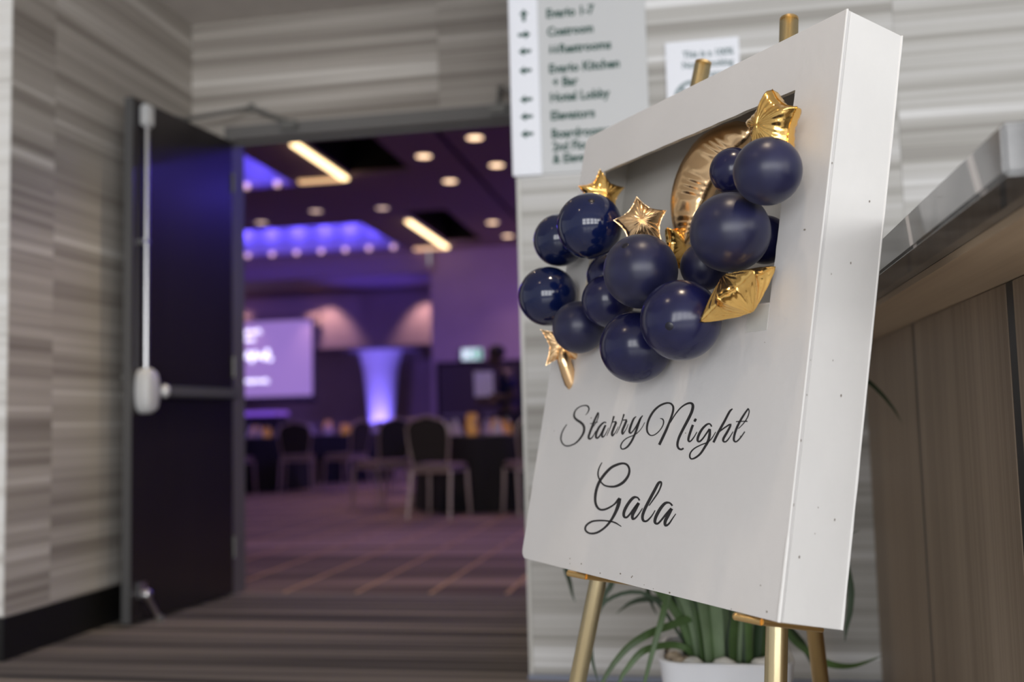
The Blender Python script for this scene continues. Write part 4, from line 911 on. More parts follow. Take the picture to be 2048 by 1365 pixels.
for u, v, n, r, mk, tip, lab in BAL:
    c = MB @ Vector((u, -n, v))
    bm = B()
    ball(bm, (0, 0, 0), r, 56, 32)
    # the neck side (towards the board) is drawn out a little
    neck = (fwd + E2*0.5 + up*random.uniform(-0.3, 0.3)).normalized()
    tipd = None
    if tip:
        a, b = tip
        tipd = (rgt*a + up*b - fwd*math.sqrt(max(0.02, 1-a*a-b*b))).normalized()
        neck = -tipd if tipd.dot(MBR @ Vector((0, -1, 0))) > 0.3 else neck
    for q in bm.verts:
        k = max(0.0, q.co.normalized().dot(neck))
        q.co += neck*(r*0.10*k**5)
        if tipd is not None:
            k2 = max(0.0, q.co.normalized().dot(tipd))
            if k2 > 0.97:
                q.co += tipd*(r*0.014*((k2-0.97)/0.03))
    o = obj('balloon', bm, M[mk], None, 'all', loc=c)
    tag(o, lab, 'balloon', 'navy balloons on the framed sign')
    if tipd is not None:
        bm = B()
        x, y = frame_of(tipd)
        for i, (rr, hh) in enumerate(((0.13, 0.985), (0.10, 1.006), (0.05, 1.017), (0.012, 1.02))):
            ring = [bm.verts.new(tipd*r*hh + (x*math.cos(2*PI*k/16)+y*math.sin(2*PI*k/16))*r*rr) for k in range(16)]
            if i:
                for k in range(16):
                    bm.faces.new((prev[k], prev[(k+1) % 16], ring[(k+1) % 16], ring[k]))
            prev = ring
        bm.faces.new(prev)
        tp = obj('balloon_tip', bm, M['navy_tip'], o, 'all')
        tp['label'] = 'dark thick latex tip'
    bm = B()
    p = neck*r*1.075
    tube(bm, (p, p+neck*0.006, p+neck*0.008), (0.004, 0.003, 0.0065), 10)
    obj('knot', bm, M['navy_tip'], o, True)


# ---------------------------------------------------------------- foil stars and moon
def seg_dist(px, py, ax, ay, bx, by):
    dx, dy = bx-ax, by-ay
    t = max(0, min(1, ((px-ax)*dx+(py-ay)*dy)/(dx*dx+dy*dy)))
    return math.hypot(px-ax-t*dx, py-ay-t*dy)


def foil_star(label, c, R, tips, X, Y, thick, m, tail=None, inner=0.5, seed=1, wr=1.0, sharp=False):
    """puffed five-pointed star; X, Y are world axes of its plane, front towards X x Y"""
    X = X.normalized()
    Z = X.cross(Y).normalized()
    Y = Z.cross(X)
    rs = random.Random(seed)
    tips = sorted(math.radians(a) % (2*PI) for a in tips)
    P = []
    for i, a in enumerate(tips):
        b = tips[(i+1) % len(tips)]
        if b <= a:
            b += 2*PI
        mid = 0.5*(a+b)
        P.append((R*math.cos(a), R*math.sin(a)))
        ri = R*inner*(1.0 if b-a < 1.5 else 0.85)
        P.append((ri*math.cos(mid), ri*math.sin(mid)))
    n = len(P)
    d0 = min(seg_dist(0, 0, *P[k], *P[(k+1) % n]) for k in range(n))
    outline = []
    for k in range(n):
        a, b = P[k], P[(k+1) % n]
        for j in range(14):
            f = j/14
            x, y = a[0]+(b[0]-a[0])*f, a[1]+(b[1]-a[1])*f
            bulge = 1-0.05*math.sin(PI*f)
            outline.append((x*bulge, y*bulge))
    N = len(outline)
    NR = 16
    bm = B()
    for side in (1, -1):
        rings = []
        for j in range(NR+1):
            s = 1-(1-j/NR)**1.4 if False else j/NR
            ring = []
            for k, (x, y) in enumerate(outline):
                px, py = x*s, y*s
                d = min(seg_dist(px, py, *P[i], *P[(i+1) % n]) for i in range(n)) if s < 1 else 0
                q = min(1.0, d/(d0*1.02))
                h = thick*(q**0.70 if sharp else (1-(1-q)**2)**0.5)
                # crimps along the seam
                cr = mnoise.noise(Vector((px*260+seed, py*260, side*3.0)))*0.5 + math.sin(k*1.05+seed)*0.5
                h += wr*thick*0.085*cr*(q**0.5)*math.exp(-q*2.2)*2.0
                h += wr*thick*0.05*mnoise.noise(Vector((px*70+seed*3, py*70, side)))*q
                ring.append(bm.verts.new(c + X*px + Y*py + Z*(side*h)))
                if j == 0:
                    break
            rings.append(ring)
        for k in range(N):
            bm.faces.new((rings[0][0], rings[1][k], rings[1][(k+1) % N]))
        for a, b in zip(rings[1:], rings[2:]):
            for k in range(N):
                bm.faces.new((a[k], a[(k+1) % N], b[(k+1) % N], b[k]))
    bmesh.ops.remove_doubles(bm, verts=bm.verts, dist=1e-5)
    o = obj('foil_star_balloon', bm, m, None, 'all')
    tag(o, label, 'foil balloon', 'gold foil star balloons')
    # flat welded seam round the edge
    bm = B()
    v0 = [bm.verts.new(c + X*x*0.99 + Y*y*0.99) for x, y in outline]
    v1 = [bm.verts.new(c + X*x*1.035 + Y*y*1.035 + Z*rs.uniform(-1, 1)*R*0.012) for x, y in outline]
    for k in range(N):
        bm.faces.new((v0[k], v0[(k+1) % N], v1[(k+1) % N], v1[k]))
    obj('seam', bm, m, o, 'all')
    if tail:
        bm = B()
        pts = [Vector(p) for p in tail]
        tube(bm, pts, [0.010, 0.0145, 0.014, 0.012, 0.009], 14)
        for q in bm.verts:
            q.co += Vector([mnoise.noise(q.co*120+Vector((k*9, 0, 0)))*0.0028 for k in range(3)])
        obj('filling_neck', bm, m, o, 'all')
        bm = B()
        e = pts[-1]
        d = (pts[-1]-pts[-2]).normalized()
        sx = rgt*0.0055
        v = [bm.verts.new(e-d*0.004-sx), bm.verts.new(e-d*0.004+sx), bm.verts.new(e+d*0.016+sx*0.95), bm.verts.new(e+d*0.016-sx*0.95)]
        bm.faces.new(v)
        ft = obj('valve_tab', bm, M['tape'], o)
        ft['label'] = 'clear plastic valve tab'
    return o


def bpos(u, v, n):
    return MB @ Vector((u, -n, v))


toc = -fwd
foil_star('gold star rising behind the shiny upper left balloon', bpos(-0.239, 0.287, 0.020), 0.052, (95, 20, 162, 236, 305), (rgt*0.96+fwd*0.28), up, 0.025, M['gold'], seed=2, inner=0.58)
foil_star('left of the twin gold stars above the central balloon', bpos(-0.036, 0.181, 0.045), 0.050, (100, 28, 172, 244, 316), (rgt*0.97-fwd*0.1), up-toc*0.1, 0.029, M['gold_rose'], seed=4, inner=0.64)
foil_star('right of the twin gold stars, seen almost edge on', bpos(-0.045, 0.166, -0.045), 0.047, (70, 142, 214, 286, 358), (rgt*0.62+fwd*0.78), up, 0.017, M['gold'], seed=6, inner=0.62)
foil_star('upright gold star at the top right corner of the window', bpos(0.3010, 0.272, 0.048), 0.057, (91, 19, 163, 235, 307), (rgt*0.42-fwd*0.90), up, 0.031, M['gold'], seed=9, inner=0.66)
e_long = (rgt*0.80+up*0.60)
e_side = (up*0.80-rgt*0.60)
foil_star('long pointed gold star below the window corner, seen edge on', bpos(0.272, 0.008, 0.052), 0.070, (0, 62, 118, 180, 270), e_long*1.0+toc*0.10, e_side*0.30+toc*0.95, 0.036, M['gold'], inner=0.60, seed=11, sharp=True)
s5 = bpos(-0.295, -0.022, 0.028)
pxm = 0.00101
foil_star('drooping wrinkled gold star at the lower left with filling neck', s5, 0.052, (144, 232, 318, 35, 90), rgt, up, 0.013, M['gold_rose'],
          tail=[s5+rgt*(x*pxm)+up*(y*pxm)+toc*0.006 for x, y in ((-2, -6), (4, -32), (12, -58), (18, -76), (24, -88))], inner=0.55, seed=13, wr=2.2)

MO = [[0.119, 0.36], [0.073, 0.378], [0.024, 0.380], [-0.018, 0.371], [-0.051, 0.347], [-0.073, 0.317], [-0.084, 0.28], [-0.082, 0.244], [-0.069, 0.206], [-0.051, 0.18], [-0.035, 0.162]]
MI = [[0.125, 0.346], [0.111, 0.329], [0.092, 0.32], [0.074, 0.308], [0.052, 0.29], [0.033, 0.266], [0.018, 0.244], [0.009, 0.221], [-0.002, 0.199], [-0.016, 0.179], [-0.033, 0.162]]


def resample(P, n):
    Q = [Vector((2*P[0][0]-P[1][0], 2*P[0][1]-P[1][1]))]+[Vector(p) for p in P]+[Vector((2*P[-1][0]-P[-2][0], 2*P[-1][1]-P[-2][1]))]
    R_ = []
    m = len(P)-1
    for i in range(n+1):
        t = i/n*m
        k = min(int(t), m-1)
        f = t-k
        a, b, c_, d = Q[k], Q[k+1], Q[k+2], Q[k+3]
        R_.append(0.5*((2*b)+(c_-a)*f+(2*a-5*b+4*c_-d)*f*f+(3*b-a-3*c_+d)*f**3))
    return R_


NS, NT = 110, 26
ro_, ri_ = resample(MO, NS), resample(MI, NS)
wmax = max((a-b).length for a, b in zip(ro_, ri_))
bm = B()
rows_ = []
for i in range(NS+1):
    a, b = ro_[i], ri_[i]
    wd = (a-b).length/wmax
    ring = []
    for j in range(2*NT):
        t = j/NT if j <= NT else 2-j/NT
        sd = -1 if j <= NT else 1
        h = 0.030*(wd**0.8)*math.sqrt(max(0, 1-(2*t-1)**2))
        cr = math.sin(i*0.95+3*math.sin(i*0.21)+t*2.0)
        h *= 1+0.16*cr*max(0, (t-0.42)/0.58)**1.0*math.sqrt(max(0, 1-t)*1.6)+0.05*cr*max(0, 0.3-t)
        p = a.lerp(b, t)
        ring.append(bm.verts.new(MB @ Vector((p.x, 0.052+sd*h, p.y))))
    rows_.append(ring)
for a, b in zip(rows_, rows_[1:]):
    n = len(a)
    for k in range(n):
        bm.faces.new((a[k], a[(k+1) % n], b[(k+1) % n], b[k]))
bmesh.ops.remove_doubles(bm, verts=bm.verts, dist=1e-5)
mo = obj('foil_moon_balloon', bm, M['gold_rose'], None, 'all')
tag(mo, 'large gold foil crescent moon inside the window of the sign', 'foil balloon')
bm = B()
prev = None
for i in range(NS+1):
    a, b = ro_[i], ri_[i]
    d = (a-b).normalized() if (a-b).length > 1e-6 else Vector((1, 0))
    for_ = (a, a+d*0.003)
    cur = [bm.verts.new(MB @ Vector((p.x, 0.052+random.uniform(-0.0006, 0.0006), p.y))) for p in for_]
    if prev:
        bm.faces.new((prev[0], prev[1], cur[1], cur[0]))
    prev = cur
obj('seam', bm, M['gold_rose'], mo, 'all')

# ---------------------------------------------------------------- potted grass plant behind the easel
pl = thing('potted_grass_plant', 'green strap leaved plant in a white planter behind the brass easel', 'plant', (0.045, 2.55, 0))
PH, PR = 0.30, 0.158


def rsq(h, r, z, n=6):
    P = []
    for cx_, cy_, a0 in ((h-r, h-r, 0), (-h+r, h-r, PI/2), (-h+r, -h+r, PI), (h-r, -h+r, 1.5*PI)):
        for k in range(n+1):
            a = a0+0.5*PI*k/n
            P.append((cx_+r*math.cos(a), cy_+r*math.sin(a), z))
    return P


bm = B()
rings = [[bm.verts.new(p) for p in rsq(h, r, z)] for h, r, z in ((0.115, 0.045, 0.0), (0.125, 0.05, 0.01), (PR-0.003, 0.06, PH-0.015), (PR, 0.062, PH-0.004), (PR-0.003, 0.06, PH), (PR-0.012, 0.054, PH), (PR-0.015, 0.052, PH-0.03), (PR-0.02, 0.05, PH-0.06))]
bm.faces.new(rings[0][::-1])
for a, b in zip(rings, rings[1:]):
    n = len(a)
    for k in range(n):
        bm.faces.new((a[k], a[(k+1) % n], b[(k+1) % n], b[k]))
obj('planter', bm, M['pot'], pl, True)
bm = B()
rings = [[bm.verts.new(p) for p in rsq(h, 0.05, z)] for h, z in ((PR-0.0165, PH-0.036), (0.09, PH-0.022), (0.03, PH-0.018))]
for a, b in zip(rings, rings[1:]):
    n = len(a)
    for k in range(n):
        bm.faces.new((a[k], a[(k+1) % n], b[(k+1) % n], b[k]))
bm.faces.new(rings[-1])
obj('soil', bm, M['soil'], pl, True)


def blade(pts, w, m, tw=0.0):
    """a strap leaf: folded strip along a smooth path, given in world space"""
    P = [Vector(p)-Vector((0.045, 2.55, 0)) for p in pts]
    Q = [2*P[0]-P[1]]+P+[2*P[-1]-P[-2]]
    path = []
    for k in range(len(P)-1):
        a, b, c_, d = Q[k:k+4]
        for j in range(5):
            f = j/5
            path.append(0.5*((2*b)+(c_-a)*f+(2*a-5*b+4*c_-d)*f*f+(3*b-a-3*c_+d)*f**3))
    path.append(P[-1])
    bm = B()
    prev = None
    n = len(path)
    for i, p in enumerate(path):
        d = (path[min(i+1, n-1)]-path[max(i-1, 0)]).normalized()
        side = d.cross(Vector((math.sin(tw), -math.cos(tw), 0.25))).normalized()
        nn = d.cross(side).normalized()
        f = i/(n-1)
        ww = w*0.5*(0.75+0.25*min(1, f*4))*(1-max(0, (f-0.55)/0.45)**1.6*0.96)
        cur = [bm.verts.new(p-side*ww+nn*ww*0.3), bm.verts.new(p), bm.verts.new(p+side*ww+nn*ww*0.3)]
        if prev:
            bm.faces.new((prev[0], prev[1], cur[1], cur[0]))
            bm.faces.new((prev[1], prev[2], cur[2], cur[1]))
        prev = cur
    return obj('leaf', bm, m, pl, 'all')


ARCS = [
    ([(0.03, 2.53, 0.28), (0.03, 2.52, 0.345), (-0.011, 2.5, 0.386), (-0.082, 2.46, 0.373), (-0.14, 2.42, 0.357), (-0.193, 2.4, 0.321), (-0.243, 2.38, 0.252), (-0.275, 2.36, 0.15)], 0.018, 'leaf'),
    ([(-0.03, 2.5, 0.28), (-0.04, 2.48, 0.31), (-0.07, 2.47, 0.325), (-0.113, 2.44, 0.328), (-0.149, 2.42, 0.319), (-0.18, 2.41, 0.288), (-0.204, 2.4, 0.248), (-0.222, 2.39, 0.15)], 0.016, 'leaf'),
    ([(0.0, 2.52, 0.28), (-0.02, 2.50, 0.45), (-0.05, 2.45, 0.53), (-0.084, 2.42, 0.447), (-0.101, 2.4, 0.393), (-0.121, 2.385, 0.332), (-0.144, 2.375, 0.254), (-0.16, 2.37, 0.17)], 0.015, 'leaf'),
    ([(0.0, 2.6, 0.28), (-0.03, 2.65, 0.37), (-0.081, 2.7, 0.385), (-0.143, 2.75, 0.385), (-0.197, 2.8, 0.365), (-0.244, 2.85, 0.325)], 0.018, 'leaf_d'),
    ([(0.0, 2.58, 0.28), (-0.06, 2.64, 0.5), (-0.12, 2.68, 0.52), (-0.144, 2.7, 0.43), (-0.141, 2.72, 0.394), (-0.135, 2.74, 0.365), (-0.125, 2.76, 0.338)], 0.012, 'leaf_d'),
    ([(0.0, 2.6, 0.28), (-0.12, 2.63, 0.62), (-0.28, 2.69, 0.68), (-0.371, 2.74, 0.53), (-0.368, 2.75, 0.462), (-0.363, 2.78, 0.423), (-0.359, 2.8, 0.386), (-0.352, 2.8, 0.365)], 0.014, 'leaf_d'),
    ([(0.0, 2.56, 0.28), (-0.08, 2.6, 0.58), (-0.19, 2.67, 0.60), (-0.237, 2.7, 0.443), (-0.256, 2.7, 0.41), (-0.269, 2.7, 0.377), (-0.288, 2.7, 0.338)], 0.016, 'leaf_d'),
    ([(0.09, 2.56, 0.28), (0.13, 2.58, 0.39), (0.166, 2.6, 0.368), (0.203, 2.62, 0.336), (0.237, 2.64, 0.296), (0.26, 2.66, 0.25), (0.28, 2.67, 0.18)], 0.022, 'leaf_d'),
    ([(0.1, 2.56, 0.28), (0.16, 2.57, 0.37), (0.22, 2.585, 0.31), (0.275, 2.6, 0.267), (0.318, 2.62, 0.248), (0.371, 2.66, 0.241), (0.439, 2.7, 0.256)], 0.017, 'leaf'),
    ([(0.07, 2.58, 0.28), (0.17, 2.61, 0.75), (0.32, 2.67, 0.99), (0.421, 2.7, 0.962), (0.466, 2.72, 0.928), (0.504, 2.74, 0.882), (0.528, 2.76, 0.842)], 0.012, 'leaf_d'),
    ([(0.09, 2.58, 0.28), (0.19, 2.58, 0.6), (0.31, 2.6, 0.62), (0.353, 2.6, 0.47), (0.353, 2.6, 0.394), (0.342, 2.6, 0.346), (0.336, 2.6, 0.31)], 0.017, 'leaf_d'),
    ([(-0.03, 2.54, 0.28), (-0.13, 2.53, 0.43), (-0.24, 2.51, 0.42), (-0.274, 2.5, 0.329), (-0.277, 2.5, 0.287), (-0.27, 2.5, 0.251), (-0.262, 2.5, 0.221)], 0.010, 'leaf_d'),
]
for pts, wd, mk in ARCS:
    blade(pts, wd, M[mk])
rl = random.Random(12)
for k in range(84):
    a = rl.uniform(0, 2*PI)
    q = math.sqrt(rl.random())
    bx_, by_ = 0.045+0.098*q*math.cos(a), 2.53+0.085*q*math.sin(a)
    lean = 0.10+0.28*q*rl.random()
    hgt = rl.uniform(0.28, 0.62)
    dx_, dy_ = math.cos(a)*lean, math.sin(a)*lean*0.7
    droop = rl.uniform(0.0, 0.5)
    pts = [(bx_, by_, 0.272)]
    for f in (0.25, 0.5, 0.75, 1.0):
        pts.append((bx_+dx_*f*f*0.8, by_+dy_*f*f*0.8, 0.272+hgt*(f-droop*f**3*0.5)))
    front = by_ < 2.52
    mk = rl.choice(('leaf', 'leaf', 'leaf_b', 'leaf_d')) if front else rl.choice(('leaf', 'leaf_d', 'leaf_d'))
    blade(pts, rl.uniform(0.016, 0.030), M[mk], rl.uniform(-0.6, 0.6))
rp = random.Random(5)
PEB = [(-0.075, -0.118, 0.026, 0), (-0.045, -0.128, 0.017, 0), (-0.003, -0.124, 0.027, 1), (0.033, -0.13, 0.015, 0), (0.058, -0.125, 0.017, 1), (0.09, -0.12, 0.029, 1), (0.118, -0.10, 0.021, 1), (-0.11, -0.09, 0.022, 2), (-0.123, -0.045, 0.024, 2), (-0.118, 0.005, 0.022, 1), (0.124, -0.055, 0.024, 1), (0.128, 0.0, 0.022, 0), (-0.093, -0.052, 0.018, 2), (-0.12, 0.055, 0.024, 2), (0.12, 0.06, 0.024, 0)]
PLAB = ('beige pebble beside the leftmost leaf of the planter front', 'small white pebble left of the flat one at the planter front', 'flat white pebble at the front rim under the leaf bases',
        'tiny white pebble between the two biggest at the front rim', 'white pebble right of the tiny one at the front rim', 'biggest chalky white pebble at the front rim left of the easel leg', 'white pebble behind the right front easel leg',
        'brown pebble at the left front corner of the planter', 'brown pebble halfway along the left rim of the planter', 'pale pebble near the back of the left planter rim', 'white pebble at the right rim of the planter near its front',
        'pale pebble halfway along the right rim of the planter', 'small brown pebble just inside the left planter rim', 'brown pebble at the back left of the planter', 'pale pebble at the back right of the planter')
for (x, y, r, c_), plab in zip(PEB, PLAB):
    bm = B()
    ball(bm, (0, 0, 0), r, 14, 9, (rp.uniform(0.9, 1.25), rp.uniform(0.8, 1.0), rp.uniform(0.55, 0.8)))
    sd = rp.uniform(0, 50)
    for v in bm.verts:
        v.co *= 1+0.22*mnoise.noise(v.co*60+Vector((sd, 0, 0)))
    o = obj('pebble', bm, M['pebble_b' if c_ == 2 else 'pebble'], None, 'all', loc=(0.045+x, 2.55+y, PH-0.028+r*0.55))
    tag(o, plab, 'pebble', 'pebbles in the white planter')

# ---------------------------------------------------------------- downlights in the hall ceiling
M['lamp_warm'] = mat('warm_lamp', (1, 0.8, 0.6), 0.5, emit=(1.0, 0.74, 0.46), estr=9)
M['lamp_ring'] = mat('lamp_ring', (0.55, 0.52, 0.48), 0.4)


def downlight(x, y, z, r, label, group, m, ring):
    t = thing('recessed_downlight', label, 'ceiling light', (x, y, z), 0, group)
    bm = B()
    lathe(bm, ((r*1.35, -0.0005), (r*1.35, -0.006), (r*1.05, -0.010), (r, -0.003)), 20, cap=False)
    obj('trim_ring', bm, ring, t, True)
    bm = B()
    lathe(bm, ((r*1.02, -0.0035), (r*0.6, -0.0045), (r*0.05, -0.005)), 20)
    obj('lens', bm, m, t)
    return t


for x, y in ((-1.72, 4.25), (-1.42, 3.55), (0.15, 1.25), (-1.3, 0.4)):
    downlight(x, y, ZC, 0.055, 'warm recessed downlight in the hall ceiling, out of the frame', 'hall downlights', M['lamp_warm'], M['lamp_ring'])
    light('hall_downlight', 'SPOT', (x, y, ZC-0.03), 42, (1.0, 0.80, 0.58), 0.045, None, (x, y, 0), 95, 0.7)

# ================================================================ the ballroom beyond the doors
M['b_wall'] = mat('ballroom_wall', (0.34, 0.27, 0.30), 0.8, var=0.06, vscale=2)
M['b_wall_dark'] = mat('ballroom_dark_wall', (0.20, 0.16, 0.18), 0.8, var=0.06, vscale=2)
M['b_ceil'] = mat('ballroom_ceiling', (0.34, 0.26, 0.30), 0.85)
M['b_black'] = mat('ballroom_black_recess', (0.004, 0.004, 0.005), 0.9)
M['b_cove'] = mat('ballroom_cove', (0.62, 0.60, 0.66), 0.7)
M['b_fascia'] = mat('ballroom_fascia', (0.26, 0.20, 0.22), 0.8)
ZB = 4.2
YB = 18.3
BX0, BX1 = -13.0, 3.0
f2 = bxobj('floor', (BX0, BX1, 5.032, 22.2, -0.05, 0.0), M['carpet_b'])
tag(f2, 'mauve striped ballroom carpet with thin orange lines', kind='structure')
for k in range(17):
    x = -6.58+0.4*k
    bxobj('carpet_line', (x-0.011, x+0.011, 5.04, 16.0, 0.0002, 0.0022), M['carpet_line'], f2)


def bstruct(name, label, dims, m):
    return tag(bxobj(name, dims, m), label, kind='structure')


bstruct('wall_ballroom_left', 'side wall of the ballroom beyond the left of the view', (BX0-0.1, BX0, 5.11, 22.2, 0, 5.1), M['b_wall'])
bstruct('wall_ballroom_right', 'side wall of the ballroom beyond the right of the view', (BX1, BX1+0.1, 5.11, 18.3, 0, 5.1), M['b_wall'])
bm = B()
box(bm, BX0, DX0-0.045, 5.115, 5.2, 0, ZB)
box(bm, DX1+0.055, BX1, 5.115, 5.2, 0, ZB)
box(bm, DX0-0.045, DX1+0.055, 5.115, 5.2, DZ+0.08, ZB)
tag(obj('wall_ballroom_front', bm, M['b_wall_dark']), 'ballroom side of the wall with the double doors', kind='structure')
bstruct('wall_back_right', 'mauve ballroom end wall with the exit doors', (-4.9, BX1, YB, YB+0.15, 0, 5.1), M['b_wall'])
bstruct('wall_back_side', 'short return wall beside the projector screen recess', (-4.9, -4.75, YB+0.151, 22.2, 0, 3.9), M['b_wall'])
bstruct('wall_back_upper', 'pink washed wall band above the screen recess', (BX0, -4.901, 20.3, 20.4, 2.55, 3.78), M['b_wall'])
bstruct('wall_back_lower', 'lower end wall behind the projector screen', (BX0, -4.901, 22.0, 22.1, 0, 2.55), M['b_wall'])
bm = B()
box(bm, BX0, -4.901, 18.2, 20.4, 3.781, 3.9)
tag(obj('ceiling_soffit', bm, M['b_fascia']), 'dark soffit over the screen recess', kind='structure')
bm = B()
box(bm, BX0, -4.901, 20.401, 22.1, 2.551, 2.65)
tag(obj('ceiling_soffit', bm, M['b_fascia']), 'low soffit above the blue uplight', kind='structure')
bstruct('trim_3', 'mauve fascia band under the ballroom ceiling', (BX0, -4.901, 18.08, 18.199, 3.74, ZB-0.001), M['b_fascia'])

# ceiling with coffers
holes = [(-9.4, -5.30, 7.0, 12.8, 'b_cove', 0.75), (-9.4, -5.32, 15.5, 18.0, 'b_cove', 0.75), (-4.42, -3.55, 8.2, 12.45, 'b_black', 0.6), (-4.42, -3.72, 14.9, 17.75, 'b_black', 0.6), (-2.83, -2.76, 5.6, 17.6, 'b_black', 0.12), (-1.4, 2.2, 8.0, 17.0, 'b_cove', 0.75)]
xs = sorted({BX0, BX1} | {h[0] for h in holes} | {h[1] for h in holes})
ys = sorted({5.11, YB} | {h[2] for h in holes} | {h[3] for h in holes})
bm = B()
for a, b in zip(xs, xs[1:]):
    for c, d in zip(ys, ys[1:]):
        mx_, my_ = (a+b)/2, (c+d)/2
        if any(h[0] < mx_ < h[1] and h[2] < my_ < h[3] for h in holes):
            continue
        v = [bm.verts.new(p) for p in ((a, c, ZB), (b, c, ZB), (b, d, ZB), (a, d, ZB))]
        bm.faces.new(v)
bmesh.ops.remove_doubles(bm, verts=bm.verts, dist=1e-4)
ext = bmesh.ops.extrude_face_region(bm, geom=list(bm.faces))
for v in [g for g in ext['geom'] if isinstance(g, bmesh.types.BMVert)]:
    v.co.z += 0.05
cb = obj('ceiling', bm, M['b_ceil'])
tag(cb, 'dark mauve ballroom ceiling with coffers', kind='structure')
for x0, x1, y0, y1, mk, hh in holes:
    bm = B()
    z0, z1 = ZB+0.051, ZB+hh
    t_ = 0.03
    box(bm, x0-t_, x0-0.001, y0-t_, y1+t_, z0, z1)
    box(bm, x1+0.001, x1+t_, y0-t_, y1+t_, z0, z1)
    box(bm, x0-0.001, x1+0.001, y0-t_, y0-0.001, z0, z1)
    box(bm, x0-0.001, x1+0.001, y1+0.001, y1+t_, z0, z1)
    box(bm, x0-t_, x1+t_, y0-t_, y1+t_, z1, z1+0.03)
    obj('coffer_recess', bm, M[mk], cb)

# ---- coffer bulbs and the blue light in the coves
M['bulb'] = mat('cove_bulb', (1, 0.7, 0.75), 0.4, emit=(1.0, 0.62, 0.66), estr=0.9)
BLUE = (0.13, 0.09, 1.0)
BULBS = [(-8.44, 17.9), (-7.94, 17.9), (-7.44, 17.9), (-6.94, 17.9), (-6.455, 17.9), (-5.985, 17.9), (-5.50, 17.9), (-6.00, 12.70), (-5.55, 12.70)]
for k, (x, y) in enumerate(BULBS):
    t = thing('cove_bulb', ('first', 'second', 'third', 'fourth', 'fifth', 'sixth', 'seventh')[k]+' pink bulb from the door leaf on the far blue coffer edge' if k < 7 else 'pink bulb on the near blue coffer edge, '+('beside the door jamb' if k == 7 else 'nearer the linear light'), 'light bulb', (x, y, ZB), 0,
              'bulbs in the far blue coffer' if k < 7 else 'bulbs in the near blue coffer')
    zb = 0.02
    bm = B()
    ball(bm, (0, 0, zb), 0.048, 16, 10)
    obj('globe', bm, M['bulb'], t, True)
    bm = B()
    tube(bm, ((0, 0.02, zb), (0, 0.0985, zb)), 0.02, 8)
    obj('holder', bm, M['black'], t, True)
for x in (-8.52, -7.99, -7.44, -6.90, -6.39, -5.87):
    light('cove_light', 'POINT', (x, 17.85, ZB+0.45), 5.0, BLUE, 0.06)
light('cove_light', 'POINT', (-7.2, 16.6, ZB+0.3), 3, BLUE, 0.3)
for x, y in ((-5.8, 12.4), (-6.2, 11.0), (-7.4, 11.8), (-6.2, 9.5), (-0.5, 10.0), (1.2, 12.0), (-0.5, 13.5), (0.6, 16.0)):
    light('cove_light', 'POINT', (x, y, ZB+0.42), 11 if x < -3 else 34, BLUE, 0.12)

# ---- linear lights
M['led'] = mat('linear_lamp', (1, 0.85, 0.6), 0.5, emit=(1.0, 0.72, 0.38), estr=3.2)
M['led_dim'] = mat('linear_lamp_dim', (1, 0.8, 0.6), 0.5, emit=(1.0, 0.62, 0.32), estr=0.9)
for y0, y1, xa, xb, lab in ((10.75, 12.50, -5.15, -4.52, 'near L shaped warm linear ceiling light'), (15.45, 18.0, -5.12, -4.52, 'far L shaped warm linear ceiling light')):
    t = thing('linear_light', lab, 'ceiling light', (-4.49, y1, ZB), 0, 'linear ceiling lights')
    bm = B()
    box(bm, -0.045, 0.045, y0-y1, 0.0, -0.055, -0.012)
    obj('long_tube', bm, M['led'], t, bevel=0.008)
    bm = B()
    box(bm, xa+4.49, xb+4.49, -0.045, 0.045, -0.055, -0.012)
    o = obj('short_tube', bm, M['led_dim'], t, bevel=0.008)
    o['label'] = 'dimmer cross tube'
    bm = B()
    box(bm, -0.05, 0.05, y0-y1, 0.05, -0.0118, -0.0005)
    box(bm, xa+4.49, -0.0505, -0.05, 0.05, -0.0118, -0.0005)
    obj('housing', bm, M['black'], t)

# ---- ballroom downlights
M['lamp_b'] = mat('ballroom_lamp', (1, 0.75, 0.6), 0.5, emit=(1.0, 0.68, 0.42), estr=2.6)
M['lamp_b_dim'] = mat('ballroom_lamp_dim', (1, 0.75, 0.6), 0.5, emit=(1.0, 0.70, 0.55), estr=1.1)
DL = [(-2.42, 11.17, 0, 'nearest ballroom downlight, upper right in the doorway'), (-3.21, 11.79, 0, 'ballroom downlight right of the near linear light'),
      (-2.42, 12.47, 0, 'ballroom downlight next behind the nearest one'), (-3.21, 13.13, 0, 'ballroom downlight below and right of the one by the linear light'),
      (-3.22, 16.10, 0, 'ballroom downlight above the end wall beside the sign wall'), (-3.20, 17.37, 0, 'farthest ballroom downlight close to the end wall'),
      (-5.66, 14.40, 1, 'dim downlight between the two blue coffers'), (-6.81, 14.95, 1, 'dim downlight above the far blue coffer by the door edge'),
      (-4.62, 14.5, 1, 'dim downlight at the near end of the far linear light')]
for x, y, dim, lab in DL:
    downlight(x, y, ZB, 0.095, lab, 'ballroom downlights', M['lamp_b_dim' if dim else 'lamp_b'], M['lamp_ring'])
    if not dim:
        light('ballroom_downlight_and_fill', 'SPOT', (x, y, ZB-0.04), 60, (1.0, 0.62, 0.58), 0.09, None, (x, y, 0), 88, 0.8)
